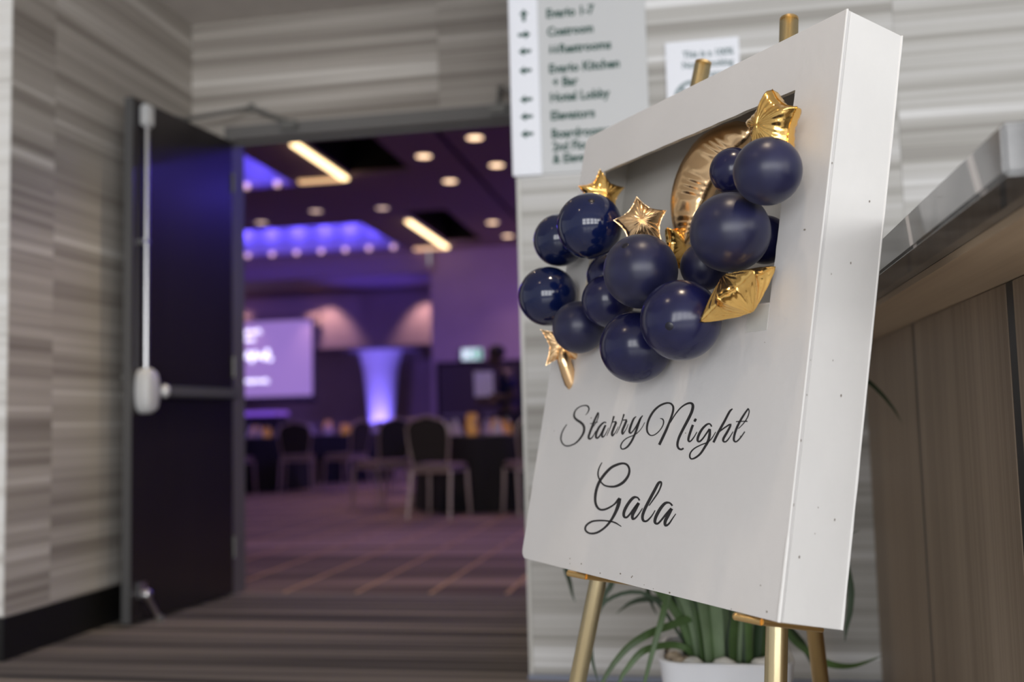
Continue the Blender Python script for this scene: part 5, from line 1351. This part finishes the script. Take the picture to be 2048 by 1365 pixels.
# fill lamps added outside the view to brighten the room, without fittings
for x, y in ((-0.3, 7.2), (-2.0, 7.4), (-0.6, 10.5), (-3.6, 7.6), (-7.5, 13.0), (-6.0, 9.0)):
    light('ballroom_downlight_and_fill', 'SPOT', (x, y, ZB-0.04), 58, (1.0, 0.66, 0.62), 0.09, None, (x, y, 0), 100, 0.8)
light('ballroom_blue_wash', 'SPOT', (1.8, 12.0, 3.9), 760, (0.36, 0.22, 1.0), 0.3, None, (-5.5, 17.5, 1.2), 75, 1.0)
light('ballroom_blue_wash', 'SPOT', (-11.5, 9.0, 3.9), 950, (0.32, 0.18, 1.0), 0.3, None, (-6.5, 21, 1.2), 70, 1.0)
light('ballroom_pink_wash', 'SPOT', (1.6, 15.0, 3.0), 260, (1.0, 0.50, 0.62), 0.3, None, (-4.0, 18.3, 2.6), 70, 1.0)
for y in (7.6, 9.2, 10.8, 12.4):
    light('wall_top_wash', 'POINT', (2.72, y, 3.95), 15, BLUE, 0.08)
# wall washers over the pink band
for x, e in ((-5.50, 75), (-7.72, 75), (-9.7, 45)):
    light('wall_washer', 'SPOT', (x, 19.72, 3.74), e, (1.0, 0.58, 0.50), 0.05, None, (x, 20.28, 2.55), 82, 0.7)

# ---- blue uplight on the lower wall
ul = thing('uplight', 'blue floor uplight at the foot of the glowing fabric column', 'floor light', (-6.95, 20.95, 0))
bm = B()
lathe(bm, ((0.10, 0.0), (0.10, 0.05), (0.085, 0.16), (0.09, 0.22), (0.075, 0.222)), 20, cap=True)
obj('housing', bm, M['black'], ul, True)
M['blue_lens'] = mat('blue_lens', (0.2, 0.2, 1), 0.3, emit=(0.25, 0.2, 1.0), estr=8)
bm = B()
lathe(bm, ((0.06, 0.2225), (0.03, 0.2275)), 16)
obj('lens', bm, M['blue_lens'], ul)
light('uplight_beam', 'SPOT', (-6.95, 20.95, 0.26), 320, (0.22, 0.16, 1.0), 0.05, None, (-6.95, 21.45, 2.0), 42, 0.6)
light('uplight_beam', 'SPOT', (-6.2, 19.4, 0.4), 380, (0.16, 0.10, 1.0), 0.05, None, (-6.2, 19.0, 4.0), 50, 0.9)

M['beamlike'] = mat('beam_column_white', (0.80, 0.80, 0.84), 0.8)
fc = thing('beam_column', 'flared white fabric column added to imitate the blue beam on the wall', 'column', (-6.95, 21.5, 0))  # column shape added in place of the blue light beam on the wall
bm = B()
lathe(bm, ((0.30, 0.03), (0.285, 0.6), (0.30, 1.2), (0.35, 1.7), (0.39, 2.1), (0.46, 2.44), (0.50, 2.54)), 36, cap=False)
obj('beam_flare', bm, M['beamlike'], fc, True)
bm = B()
lathe(bm, ((0.32, 0.0), (0.32, 0.028)), 36)
obj('base_plate', bm, M['black'], fc, True)
light('uplight_beam', 'SPOT', (-6.55, 21.05, 0.2), 160, (0.22, 0.16, 1.0), 0.05, None, (-6.85, 21.4, 2.3), 36, 0.6)

# ---- projector screen
M['screen'] = mat('projected_image', (0.3, 0.25, 0.4), 0.7, emit=(0.42, 0.25, 0.68), estr=0.62)
M['screen_txt'] = mat('projected_lettering', (0.6, 0.6, 0.7), 0.7, emit=(0.84, 0.78, 0.95), estr=0.95)
M['screen_pink'] = mat('projected_glow', (0.5, 0.4, 0.5), 0.7, emit=(0.66, 0.40, 0.58), estr=0.62)
ps = thing('projector_screen', 'large hanging projector screen glowing lilac with white lettering', 'screen', (0, 20.05, 0))
bxobj('picture', (-10.55, -8.0, 0.0, 0.01, 1.54, 3.16), M['screen'], ps)
bm = B()
box(bm, -10.62, -7.93, -0.004, 0.016, 1.44, 1.5395)
box(bm, -10.62, -10.5505, -0.004, 0.016, 1.54, 3.16)
box(bm, -7.9995, -7.93, -0.004, 0.016, 1.54, 3.16)
obj('border', bm, M['black'], ps)
bm = B()
box(bm, -10.75, -7.80, -0.07, 0.07, 3.161, 3.30)
obj('roller_case', bm, M['b_fascia'], ps, bevel=0.02)
bm = B()
tube(bm, ((-10.64, 0.006, 1.42), (-7.91, 0.006, 1.42)), 0.025, 8)
obj('weight_bar', bm, M['black'], ps)
for x in (-10.4, -9.2, -8.1):
    bm = B()
    box(bm, x-0.03, x+0.03, 0.065, 0.2495, 3.20, 3.26)
    obj('wall_bracket', bm, M['black'], ps)
# the words are out of focus in the photograph: bands of handwriting-like strokes
rs = random.Random(2)
for z, amp, x0, x1, th in ((2.95, 0.06, -10.1, -9.15, 0.07), (2.78, 0.05, -10.0, -9.3, 0.06), (2.42, 0.15, -10.2, -8.92, 0.11), (1.88, 0.05, -10.1, -8.98, 0.08)):
    bm = B()
    pts = []
    n = 60
    for k in range(n):
        f = k/(n-1)
        pts.append((x0+(x1-x0)*f+0.03*math.sin(k*1.9), -0.004, z+amp*math.sin(k*0.95)*(0.6+0.4*math.sin(k*0.37))))
    tube(bm, pts, th*0.5, 6)
    for v in bm.verts:
        v.co.y = -0.003 if v.co.y < -0.004 else -0.0008
    obj('projected_lettering', bm, M['screen_txt'], ps)

# ---- exit doors and sign
M['b_door'] = mat('ballroom_door', (0.035, 0.026, 0.028), 0.45)
dd = thing('door_3', 'dark double exit doors in the ballroom end wall', None, (-3.98, YB, 0), kind='structure')
for a, b in ((-0.77, -0.004), (0.004, 0.77)):
    bxobj('leaf', (a, b, -0.045, -0.006, 0.01, 1.96), M['b_door'], dd, bevel=0.004)
    bm = B()
    s = b if b < 0.1 else a
    box(bm, min(a, b)+0.06, max(a, b)-0.06, -0.11, -0.0455, 0.98, 1.03)
    obj('push_bar', bm, M['closer'], dd, bevel=0.005)
bm = B()
box(bm, -0.83, -0.7705, -0.03, -0.001, 0, 2.03)
box(bm, 0.7705, 0.83, -0.03, -0.001, 0, 2.03)
box(bm, -0.77, 0.77, -0.03, -0.001, 1.961, 2.03)
obj('door_frame', bm, M['b_black'], dd)
M['exit'] = mat('exit_panel', (0.7, 0.8, 0.75), 0.4, emit=(0.62, 0.82, 0.76), estr=0.95)
M['exit_g'] = mat('exit_green', (0.02, 0.3, 0.12), 0.4, emit=(0.05, 0.5, 0.25), estr=0.5)
ex = thing('exit_sign', 'lit green and white exit sign above the dark double doors', 'exit sign', (-4.1, YB-0.0005, 2.035))
bxobj('housing', (-0.21, 0.21, -0.07, 0, 0.0, 0.235), M['closer'], ex, bevel=0.006)
bxobj('panel', (-0.195, 0.195, -0.0745, -0.0705, 0.015, 0.22), M['exit'], ex)
bm = B()
for P in ([(0.02, 0.19), (0.045, 0.19), (0.045, 0.165), (0.02, 0.165)], [(-0.03, 0.16), (0.04, 0.15), (0.03, 0.09), (-0.01, 0.095)], [(0.0, 0.095), (0.03, 0.09), (0.075, 0.05), (0.06, 0.035)],
          [(-0.01, 0.1), (0.015, 0.095), (-0.05, 0.03), (-0.065, 0.04)], [(0.03, 0.15), (0.04, 0.135), (0.085, 0.12), (0.08, 0.135)], [(-0.03, 0.16), (-0.02, 0.145), (-0.07, 0.115), (-0.078, 0.128)]):
    prism(bm, P, -0.0765, -0.0748)
obj('running_figure', bm, M['exit_g'], ex)
bm = B()
box(bm, 0.10, 0.18, -0.0765, -0.0748, 0.03, 0.205)
obj('doorway_symbol', bm, M['exit_g'], ex)

# ---- banquet chairs
M['chair_fab'] = mat('chair_fabric', (0.030, 0.026, 0.024), 0.85, bump=0.2, bscale=200)
M['chair_seat'] = mat('chair_seat_fabric', (0.33, 0.25, 0.23), 0.85, var=0.15, vscale=30)
M['chair_metal'] = mat('chair_bronze', (0.52, 0.42, 0.38), 0.4, 0.5)


def make_chair(label):
    t = thing('banquet_chair', label, 'chair', (0, 0, 0), 0, 'banquet chairs in the ballroom')
    bm = B()
    box(bm, -0.205, 0.205, -0.20, 0.215, 0.445, 0.50)
    obj('seat', bm, M['chair_seat'], t, True, bevel=0.02)
    # crown-shaped upholstered back, leaning slightly
    P = [(-0.165, 0.52), (0.165, 0.52), (0.195, 0.70), (0.195, 0.83), (0.15, 0.885), (0.08, 0.905), (0.0, 0.925), (-0.08, 0.905), (-0.15, 0.885), (-0.195, 0.83), (-0.195, 0.70)]
    bm = B()
    prism(bm, P, -0.222, -0.185)
    for v in bm.verts:
        v.co.y -= (v.co.z-0.5)*0.16
    obj('backrest', bm, M['chair_fab'], t, True, bevel=0.008)
    Q = [(-0.18, 0.45), (-0.178, 0.52)]+[(x*1.06, z+0.012) for x, z in ((-0.195, 0.70), (-0.195, 0.83), (-0.15, 0.885), (-0.08, 0.907), (0, 0.928), (0.08, 0.907), (0.15, 0.885), (0.195, 0.83), (0.195, 0.70))]+[(0.178, 0.52), (0.18, 0.45)]
    bm = B()
    tube(bm, [(x, -0.203-(z-0.5)*0.16, z) for x, z in Q], 0.0125, 8)
    obj('back_frame', bm, M['chair_metal'], t, True)
    bm = B()
    P4 = [(-0.195, -0.19), (0.195, -0.19), (0.195, 0.205), (-0.195, 0.205)]
    for k in range(4):
        a, b = P4[k], P4[(k+1) % 4]
        tube(bm, ((a[0], a[1], 0.43), (b[0], b[1], 0.43)), 0.013, 8)
    obj('seat_frame', bm, M['chair_metal'], t, True)
    for sx in (-1, 1):
        for y0, y1 in ((-0.19, -0.265), (0.205, 0.225)):
            bm = B()
            tube(bm, ((sx*0.195, y0, 0.44), (sx*0.20, y0+(y1-y0)*0.4, 0.25), (sx*0.212, y1, 0.0015)), (0.0155, 0.0145, 0.0125), 8)
            obj('leg', bm, M['chair_metal'], t, True)
    return t


ch0 = make_chair('nearest banquet chair, its dark back turned to the doorway')
ch0.location = (-2.385, 9.10, 0.001)
ch0.rotation_euler = (0, 0, -0.16)
CH = [(-1.55, 9.30, 0.5, 'banquet chair cut off by the sign wall, leg lit purple'),
      (-3.27, 10.08, 0.95, 'banquet chair left of the nearest one, turned away to the left'),
      (-5.25, 12.62, 0.25, 'banquet chair with dark back below the corner of the projector screen'),
      (-4.62, 12.75, 1.25, 'banquet chair seen from the side, left of the blue uplight beam'),
      (-6.0, 12.22, -0.25, 'banquet chair half hidden by the open door leaf'),
      (-5.50, 16.55, 3.0, 'far banquet chair behind the middle table, its back showing dark'),
      (-4.52, 15.2, 1.75, 'far banquet chair right of the middle table'),
      (-3.62, 12.3, 0.5, 'banquet chair behind the nearest ones, below the uplight beam'),
      (-1.28, 10.98, 2.4, 'banquet chair on the far side of the right table'),
      (-7.18, 13.95, -1.9, 'banquet chair on the far side of the left table')]
for x, y, r, lab in CH:
    dup(ch0, (x, y, 0.001), r, lab)

# ---- round tables with black cloths
M['cloth'] = mat('black_tablecloth', (0.006, 0.006, 0.008), 0.8, sheen=0.1)
M['topcloth'] = mat('mauve_table_top', (0.20, 0.13, 0.14), 0.7)
M['tmetal'] = mat('table_leg_metal', (0.2, 0.2, 0.2), 0.5, 0.6)
M['china'] = mat('white_china', (0.72, 0.70, 0.70), 0.25)
M['napkin'] = mat('folded_napkin', (0.66, 0.60, 0.62), 0.8)
M['glass'] = mat('drinking_glass', (0.9, 0.9, 0.92), 0.05, trans=1.0)
M['amber'] = mat('amber_glass', (0.75, 0.38, 0.08), 0.2, emit=(1.0, 0.45, 0.12), estr=0.14)
TABLES = [(-2.10, 10.20, 'right round table, nearest to the doorway'), (-6.20, 13.35, 'left round table beside the open door leaf'), (-5.64, 15.40, 'middle round table below the projector screen')]
ng = 0
for ti, (tx_, ty_, lab) in enumerate(TABLES):
    t = thing('round_table', lab, 'table', (tx_, ty_, 0), 0, 'round ballroom tables')
    bm = B()
    lathe(bm, ((0.75, 0.705), (0.755, 0.715), (0.75, 0.73)), 40)
    obj('tabletop', bm, M['topcloth'], t, True)
    for k in range(4):
        a = PI/4+k*PI/2
        bm = B()
        tube(bm, ((0.4*math.cos(a), 0.4*math.sin(a), 0.704), (0.46*math.cos(a), 0.46*math.sin(a), 0.002)), 0.014, 8)
        obj('leg', bm, M['tmetal'], t, True)
    bm = B()
    rings = []
    for r0, z, wv in ((0.05, 0.7375, 0), (0.5, 0.7375, 0), (0.765, 0.737, 0), (0.775, 0.72, 0.004), (0.785, 0.4, 0.02), (0.80, 0.012, 0.035)):
        rings.append([bm.verts.new(((r0+wv*math.sin(k*PI*2/72*15))*math.cos(2*PI*k/72), (r0+wv*math.sin(k*PI*2/72*15))*math.sin(2*PI*k/72), z)) for k in range(72)])
    bm.faces.new(rings[0])
    for a, b in zip(rings, rings[1:]):
        for k in range(72):
            bm.faces.new((a[k], b[k], b[(k+1) % 72], a[(k+1) % 72]))
    o = obj('tablecloth', bm, M['cloth'], None, True, loc=(tx_, ty_, 0.0))
    tag(o, 'black floor length cloth on the ' + ('right round table' if ti == 0 else 'left round table' if ti == 1 else 'middle round table'), 'tablecloth', 'black tablecloths')
    where = ('right', 'left', 'middle')[ti]
    zt = 0.7385
    for k in range(8):
        a = 2*PI*k/8+0.3+ti
        px, py = tx_+0.56*math.cos(a), ty_+0.56*math.sin(a)
        bm = B()
        lathe(bm, ((0.06, 0.0), (0.085, 0.006), (0.125, 0.016), (0.122, 0.018), (0.08, 0.010), (0.02, 0.009)), 20)
        tag(obj('plate', bm, M['china'], None, True, loc=(px, py, zt)), 'white plate set on the %s round table' % where, 'plate', 'plates on the %s table' % where)
        bm = B()
        for i, (rr, z) in enumerate(((0.055, 0.0), (0.045, 0.05), (0.03, 0.11), (0.006, 0.165))):
            ring = [bm.verts.new((rr*math.cos(2*PI*j/12)*(1+0.25*(j % 2)), rr*0.6*math.sin(2*PI*j/12)*(1+0.25*(j % 2)), z)) for j in range(12)]
            if i:
                for j in range(12):
                    bm.faces.new((prev[j], prev[(j+1) % 12], ring[(j+1) % 12], ring[j]))
            else:
                bm.faces.new(ring[::-1])
            prev = ring
        bm.faces.new(prev)
        tag(obj('folded_napkin', bm, M['napkin'], None, True, loc=(px, py, zt+0.0105)), 'pale napkin folded to a point on a plate, %s table' % where, 'napkin', 'napkins on the %s table' % where)
        gx, gy = tx_+0.42*math.cos(a+0.3), ty_+0.42*math.sin(a+0.3)
        gl = thing('wine_glass', 'stemmed glass standing on the %s round table' % where, 'glass', (gx, gy, zt), 0, 'glasses on the %s table' % where)
        bm = B()
        lathe(bm, ((0.032, 0.0), (0.030, 0.003), (0.005, 0.008), (0.0045, 0.085)), 14)
        obj('stem', bm, M['glass'], gl, True)
        bm = B()
        lathe(bm, ((0.006, 0.0855), (0.030, 0.105), (0.037, 0.135), (0.033, 0.185), (0.0315, 0.185), (0.035, 0.135), (0.028, 0.108), (0.004, 0.09)), 14)
        obj('bowl', bm, M['glass'], gl, True)
    # candle lanterns in the middle
    for k, (ox, oy, hh) in enumerate(((-0.16, -0.22, 0.22), (0.06, -0.05, 0.16), (0.13, 0.12, 0.13))):
        lt = thing('candle_lantern', ('tallest', 'middle sized', 'smallest')[k]+' amber candle lantern on the %s round table' % where, 'lantern', (tx_+ox, ty_+oy, zt), 0, 'candle lanterns')
        bm = B()
        lathe(bm, ((0.05, 0.0), (0.062, 0.01), (0.066, hh*0.5), (0.055, hh*0.95), (0.05, hh), (0.046, hh), (0.05, hh*0.9), (0.04, 0.02)), 18, cap=True)
        obj('jar', bm, M['amber'], lt, True)
        bm = B()
        lathe(bm, ((0.05, hh+0.0003), (0.054, hh+0.012), (0.048, hh+0.015)), 18)
        obj('rim', bm, M['brass_dark'], lt, True)

# ---- lit high table by the stage
M['purple'] = mat('purple_lit_cloth', (0.42, 0.20, 0.75), 0.7, emit=(0.36, 0.16, 0.85), estr=0.35)  # purple light falling on the cloth, put into its colour and glow
ht = thing('high_table', 'dark high table with purple light painted as glow on its top below the screen', 'table', (-7.78, 17.0, 0))
bm = B()
box(bm, -0.42, 0.42, -0.3, 0.3, 1.09, 1.17)
obj('lit_top', bm, M['purple'], ht, bevel=0.01)
bm = B()
box(bm, -0.40, 0.40, -0.28, 0.28, 0.002, 1.089)
obj('skirt', bm, M['cloth'], ht)

# ---- the man by the right table
M['skin'] = mat('dark_skin', (0.085, 0.045, 0.028), 0.5)
M['hair'] = mat('black_hair', (0.008, 0.006, 0.006), 0.7)
M['shirt'] = mat('navy_shirt', (0.006, 0.010, 0.075), 0.8)
M['trousers'] = mat('dark_trousers', (0.008, 0.008, 0.010), 0.8)
M['paper'] = mat('white_paper', (0.80, 0.76, 0.80), 0.7)


def skin_mesh(pts, edges, root):
    """grow a smooth body from joints (x, y, z, radius)"""
    me = bpy.data.meshes.new('skeleton')
    me.from_pydata([p[:3] for p in pts], edges, [])
    o = bpy.data.objects.new('skeleton', me)
    COL.objects.link(o)
    md = o.modifiers.new('skin', 'SKIN')
    md.use_smooth_shade = True
    for i, p in enumerate(pts):
        sv = me.skin_vertices[0].data[i]
        sv.radius = (p[3], p[4] if len(p) > 4 else p[3])
        sv.use_root = (i == root)
    ss = o.modifiers.new('sub', 'SUBSURF')
    ss.levels = ss.render_levels = 2
    dg = bpy.context.evaluated_depsgraph_get()
    m2 = bpy.data.meshes.new_from_object(o.evaluated_get(dg))
    bpy.data.objects.remove(o)
    bm = B()
    bm.from_mesh(m2)
    bpy.data.meshes.remove(m2)
    return bm


# local frame: facing -x (to the left), z up, standing at the origin
J = [(0, 0, 0.95, 0.135, 0.115), (-0.01, 0, 1.10, 0.13, 0.11), (-0.04, 0, 1.28, 0.155, 0.12), (-0.06, 0, 1.41, 0.12, 0.09), (-0.085, 0, 1.49, 0.052), (-0.115, 0, 1.56, 0.055),
     (0, 0.10, 0.88, 0.10), (-0.02, 0.11, 0.50, 0.068), (0.02, 0.11, 0.10, 0.045), (-0.03, 0.11, 0.035, 0.04), (-0.16, 0.115, 0.028, 0.03),
     (0, -0.10, 0.88, 0.10), (-0.03, -0.11, 0.50, 0.068), (0.0, -0.11, 0.10, 0.045), (-0.05, -0.11, 0.035, 0.04), (-0.18, -0.115, 0.028, 0.03),
     (-0.05, 0.185, 1.40, 0.062), (0.02, 0.235, 1.13, 0.045), (-0.20, 0.175, 1.10, 0.034), (-0.255, 0.155, 1.115, 0.026),
     (-0.05, -0.185, 1.40, 0.062), (0.03, -0.24, 1.14, 0.045), (-0.19, -0.20, 1.16, 0.034), (-0.245, -0.185, 1.185, 0.026)]
ED = [(0, 1), (1, 2), (2, 3), (3, 4), (4, 5), (0, 6), (6, 7), (7, 8), (8, 9), (9, 10), (0, 11), (11, 12), (12, 13), (13, 14), (14, 15), (3, 16), (16, 17), (17, 18), (18, 19), (3, 20), (20, 21), (21, 22), (22, 23)]
bm = skin_mesh(J, ED, 0)
# head: skull, jaw, nose, ears, bowed towards the table
hc = Vector((-0.135, 0, 1.635))


def headpt(x, y, z):
    a = math.radians(-18)
    return hc + Vector((x*math.cos(a)+z*math.sin(a), y, -x*math.sin(a)+z*math.cos(a)))


for (x, y, z), r, sc in (((0.012, 0, 0.035), 0.094, (1.02, 0.80, 0.95)), ((-0.030, 0, -0.035), 0.075, (0.85, 0.78, 1.0)), ((-0.10, 0, -0.012), 0.017, (1.2, 0.8, 1.4)), ((-0.088, 0, -0.062), 0.020, (0.7, 1.3, 0.6)),
                         ((0.0, 0.078, -0.01), 0.026, (0.7, 0.35, 1.1)), ((0.0, -0.078, -0.01), 0.026, (0.7, 0.35, 1.1)), ((-0.078, 0.030, 0.012), 0.012, (0.6, 1.1, 0.7)), ((-0.078, -0.030, 0.012), 0.012, (0.6, 1.1, 0.7))):
    ball(bm, headpt(x, y, z), r, 20, 12, sc)
# hands: palm with four curled fingers and a thumb
for hx, hy, hz, s in ((-0.255, 0.155, 1.115, 1), (-0.245, -0.185, 1.185, -1)):
    ball(bm, (hx-0.035, hy-0.004*s, hz+0.008), 0.042, 14, 10, (1.1, 0.42, 0.95))
    for k in range(4):
        z = hz+0.035-0.019*k
        ln = (0.034, 0.040, 0.037, 0.029)[k]
        tube(bm, ((hx-0.055, hy-0.004*s, z), (hx-0.055-ln, hy-0.012*s, z-0.003), (hx-0.065-ln*1.35, hy-0.032*s, z-0.008), (hx-0.055-ln*1.1, hy-0.047*s, z-0.012)), (0.0095, 0.009, 0.008, 0.0065), 8)
    tube(bm, ((hx-0.015, hy-0.008*s, hz+0.03), (hx-0.035, hy-0.03*s, hz+0.048), (hx-0.062, hy-0.042*s, hz+0.05)), (0.0115, 0.0105, 0.008), 8)
pr = thing('person', 'man in a navy shirt holding a white sheet by the right table', 'person', (-2.14, 11.42, 0.0), math.radians(18))
body = obj('body', bm, M['skin'], pr, 'all')
bm = skin_mesh([(x, y, z, *[v+0.016 for v in r]) for (x, y, z, *r) in (J[0], J[1], J[2], J[3], (*J[16][:3], 0.068), (0.0, 0.222, 1.22, 0.06), (*J[20][:3], 0.068), (0.01, -0.226, 1.23, 0.06))], [(0, 1), (1, 2), (2, 3), (3, 4), (4, 5), (3, 6), (6, 7)], 0)
obj('shirt', bm, M['shirt'], pr, 'all')
bm = skin_mesh([(*J[0][:3], 0.150, 0.130), (*J[6][:3], 0.112), (*J[7][:3], 0.083), (0.02, 0.11, 0.09, 0.062), (*J[11][:3], 0.112), (*J[12][:3], 0.083), (0.0, -0.11, 0.09, 0.062)], [(0, 1), (1, 2), (2, 3), (0, 4), (4, 5), (5, 6)], 0)
obj('trousers', bm, M['trousers'], pr, 'all')
bm = B()
ball(bm, headpt(0.022, 0, 0.048), 0.096, 20, 12, (1.04, 0.86, 0.92))
obj('hair', bm, M['hair'], pr, 'all')
for y0, x0 in ((0.11, 0.0), (-0.11, -0.02)):
    bm = B()
    ball(bm, (x0-0.06, y0, 0.035), 0.055, 16, 10, (2.4, 0.85, 0.7))
    for v in bm.verts:
        v.co.z = max(v.co.z, 0.002)
    obj('shoe', bm, M['trousers'], pr, 'all')
bm = B()
box(bm, -0.11, 0.11, -0.003, 0.003, 0, 0.29)
pa_ = obj('paper_sheet', bm, M['paper'], None, loc=(-2.37, 11.13, 1.165))
pa_.rotation_euler = (math.radians(-8), 0, math.radians(20))
tag(pa_, 'white sheet of paper held up by the man in navy', 'paper')
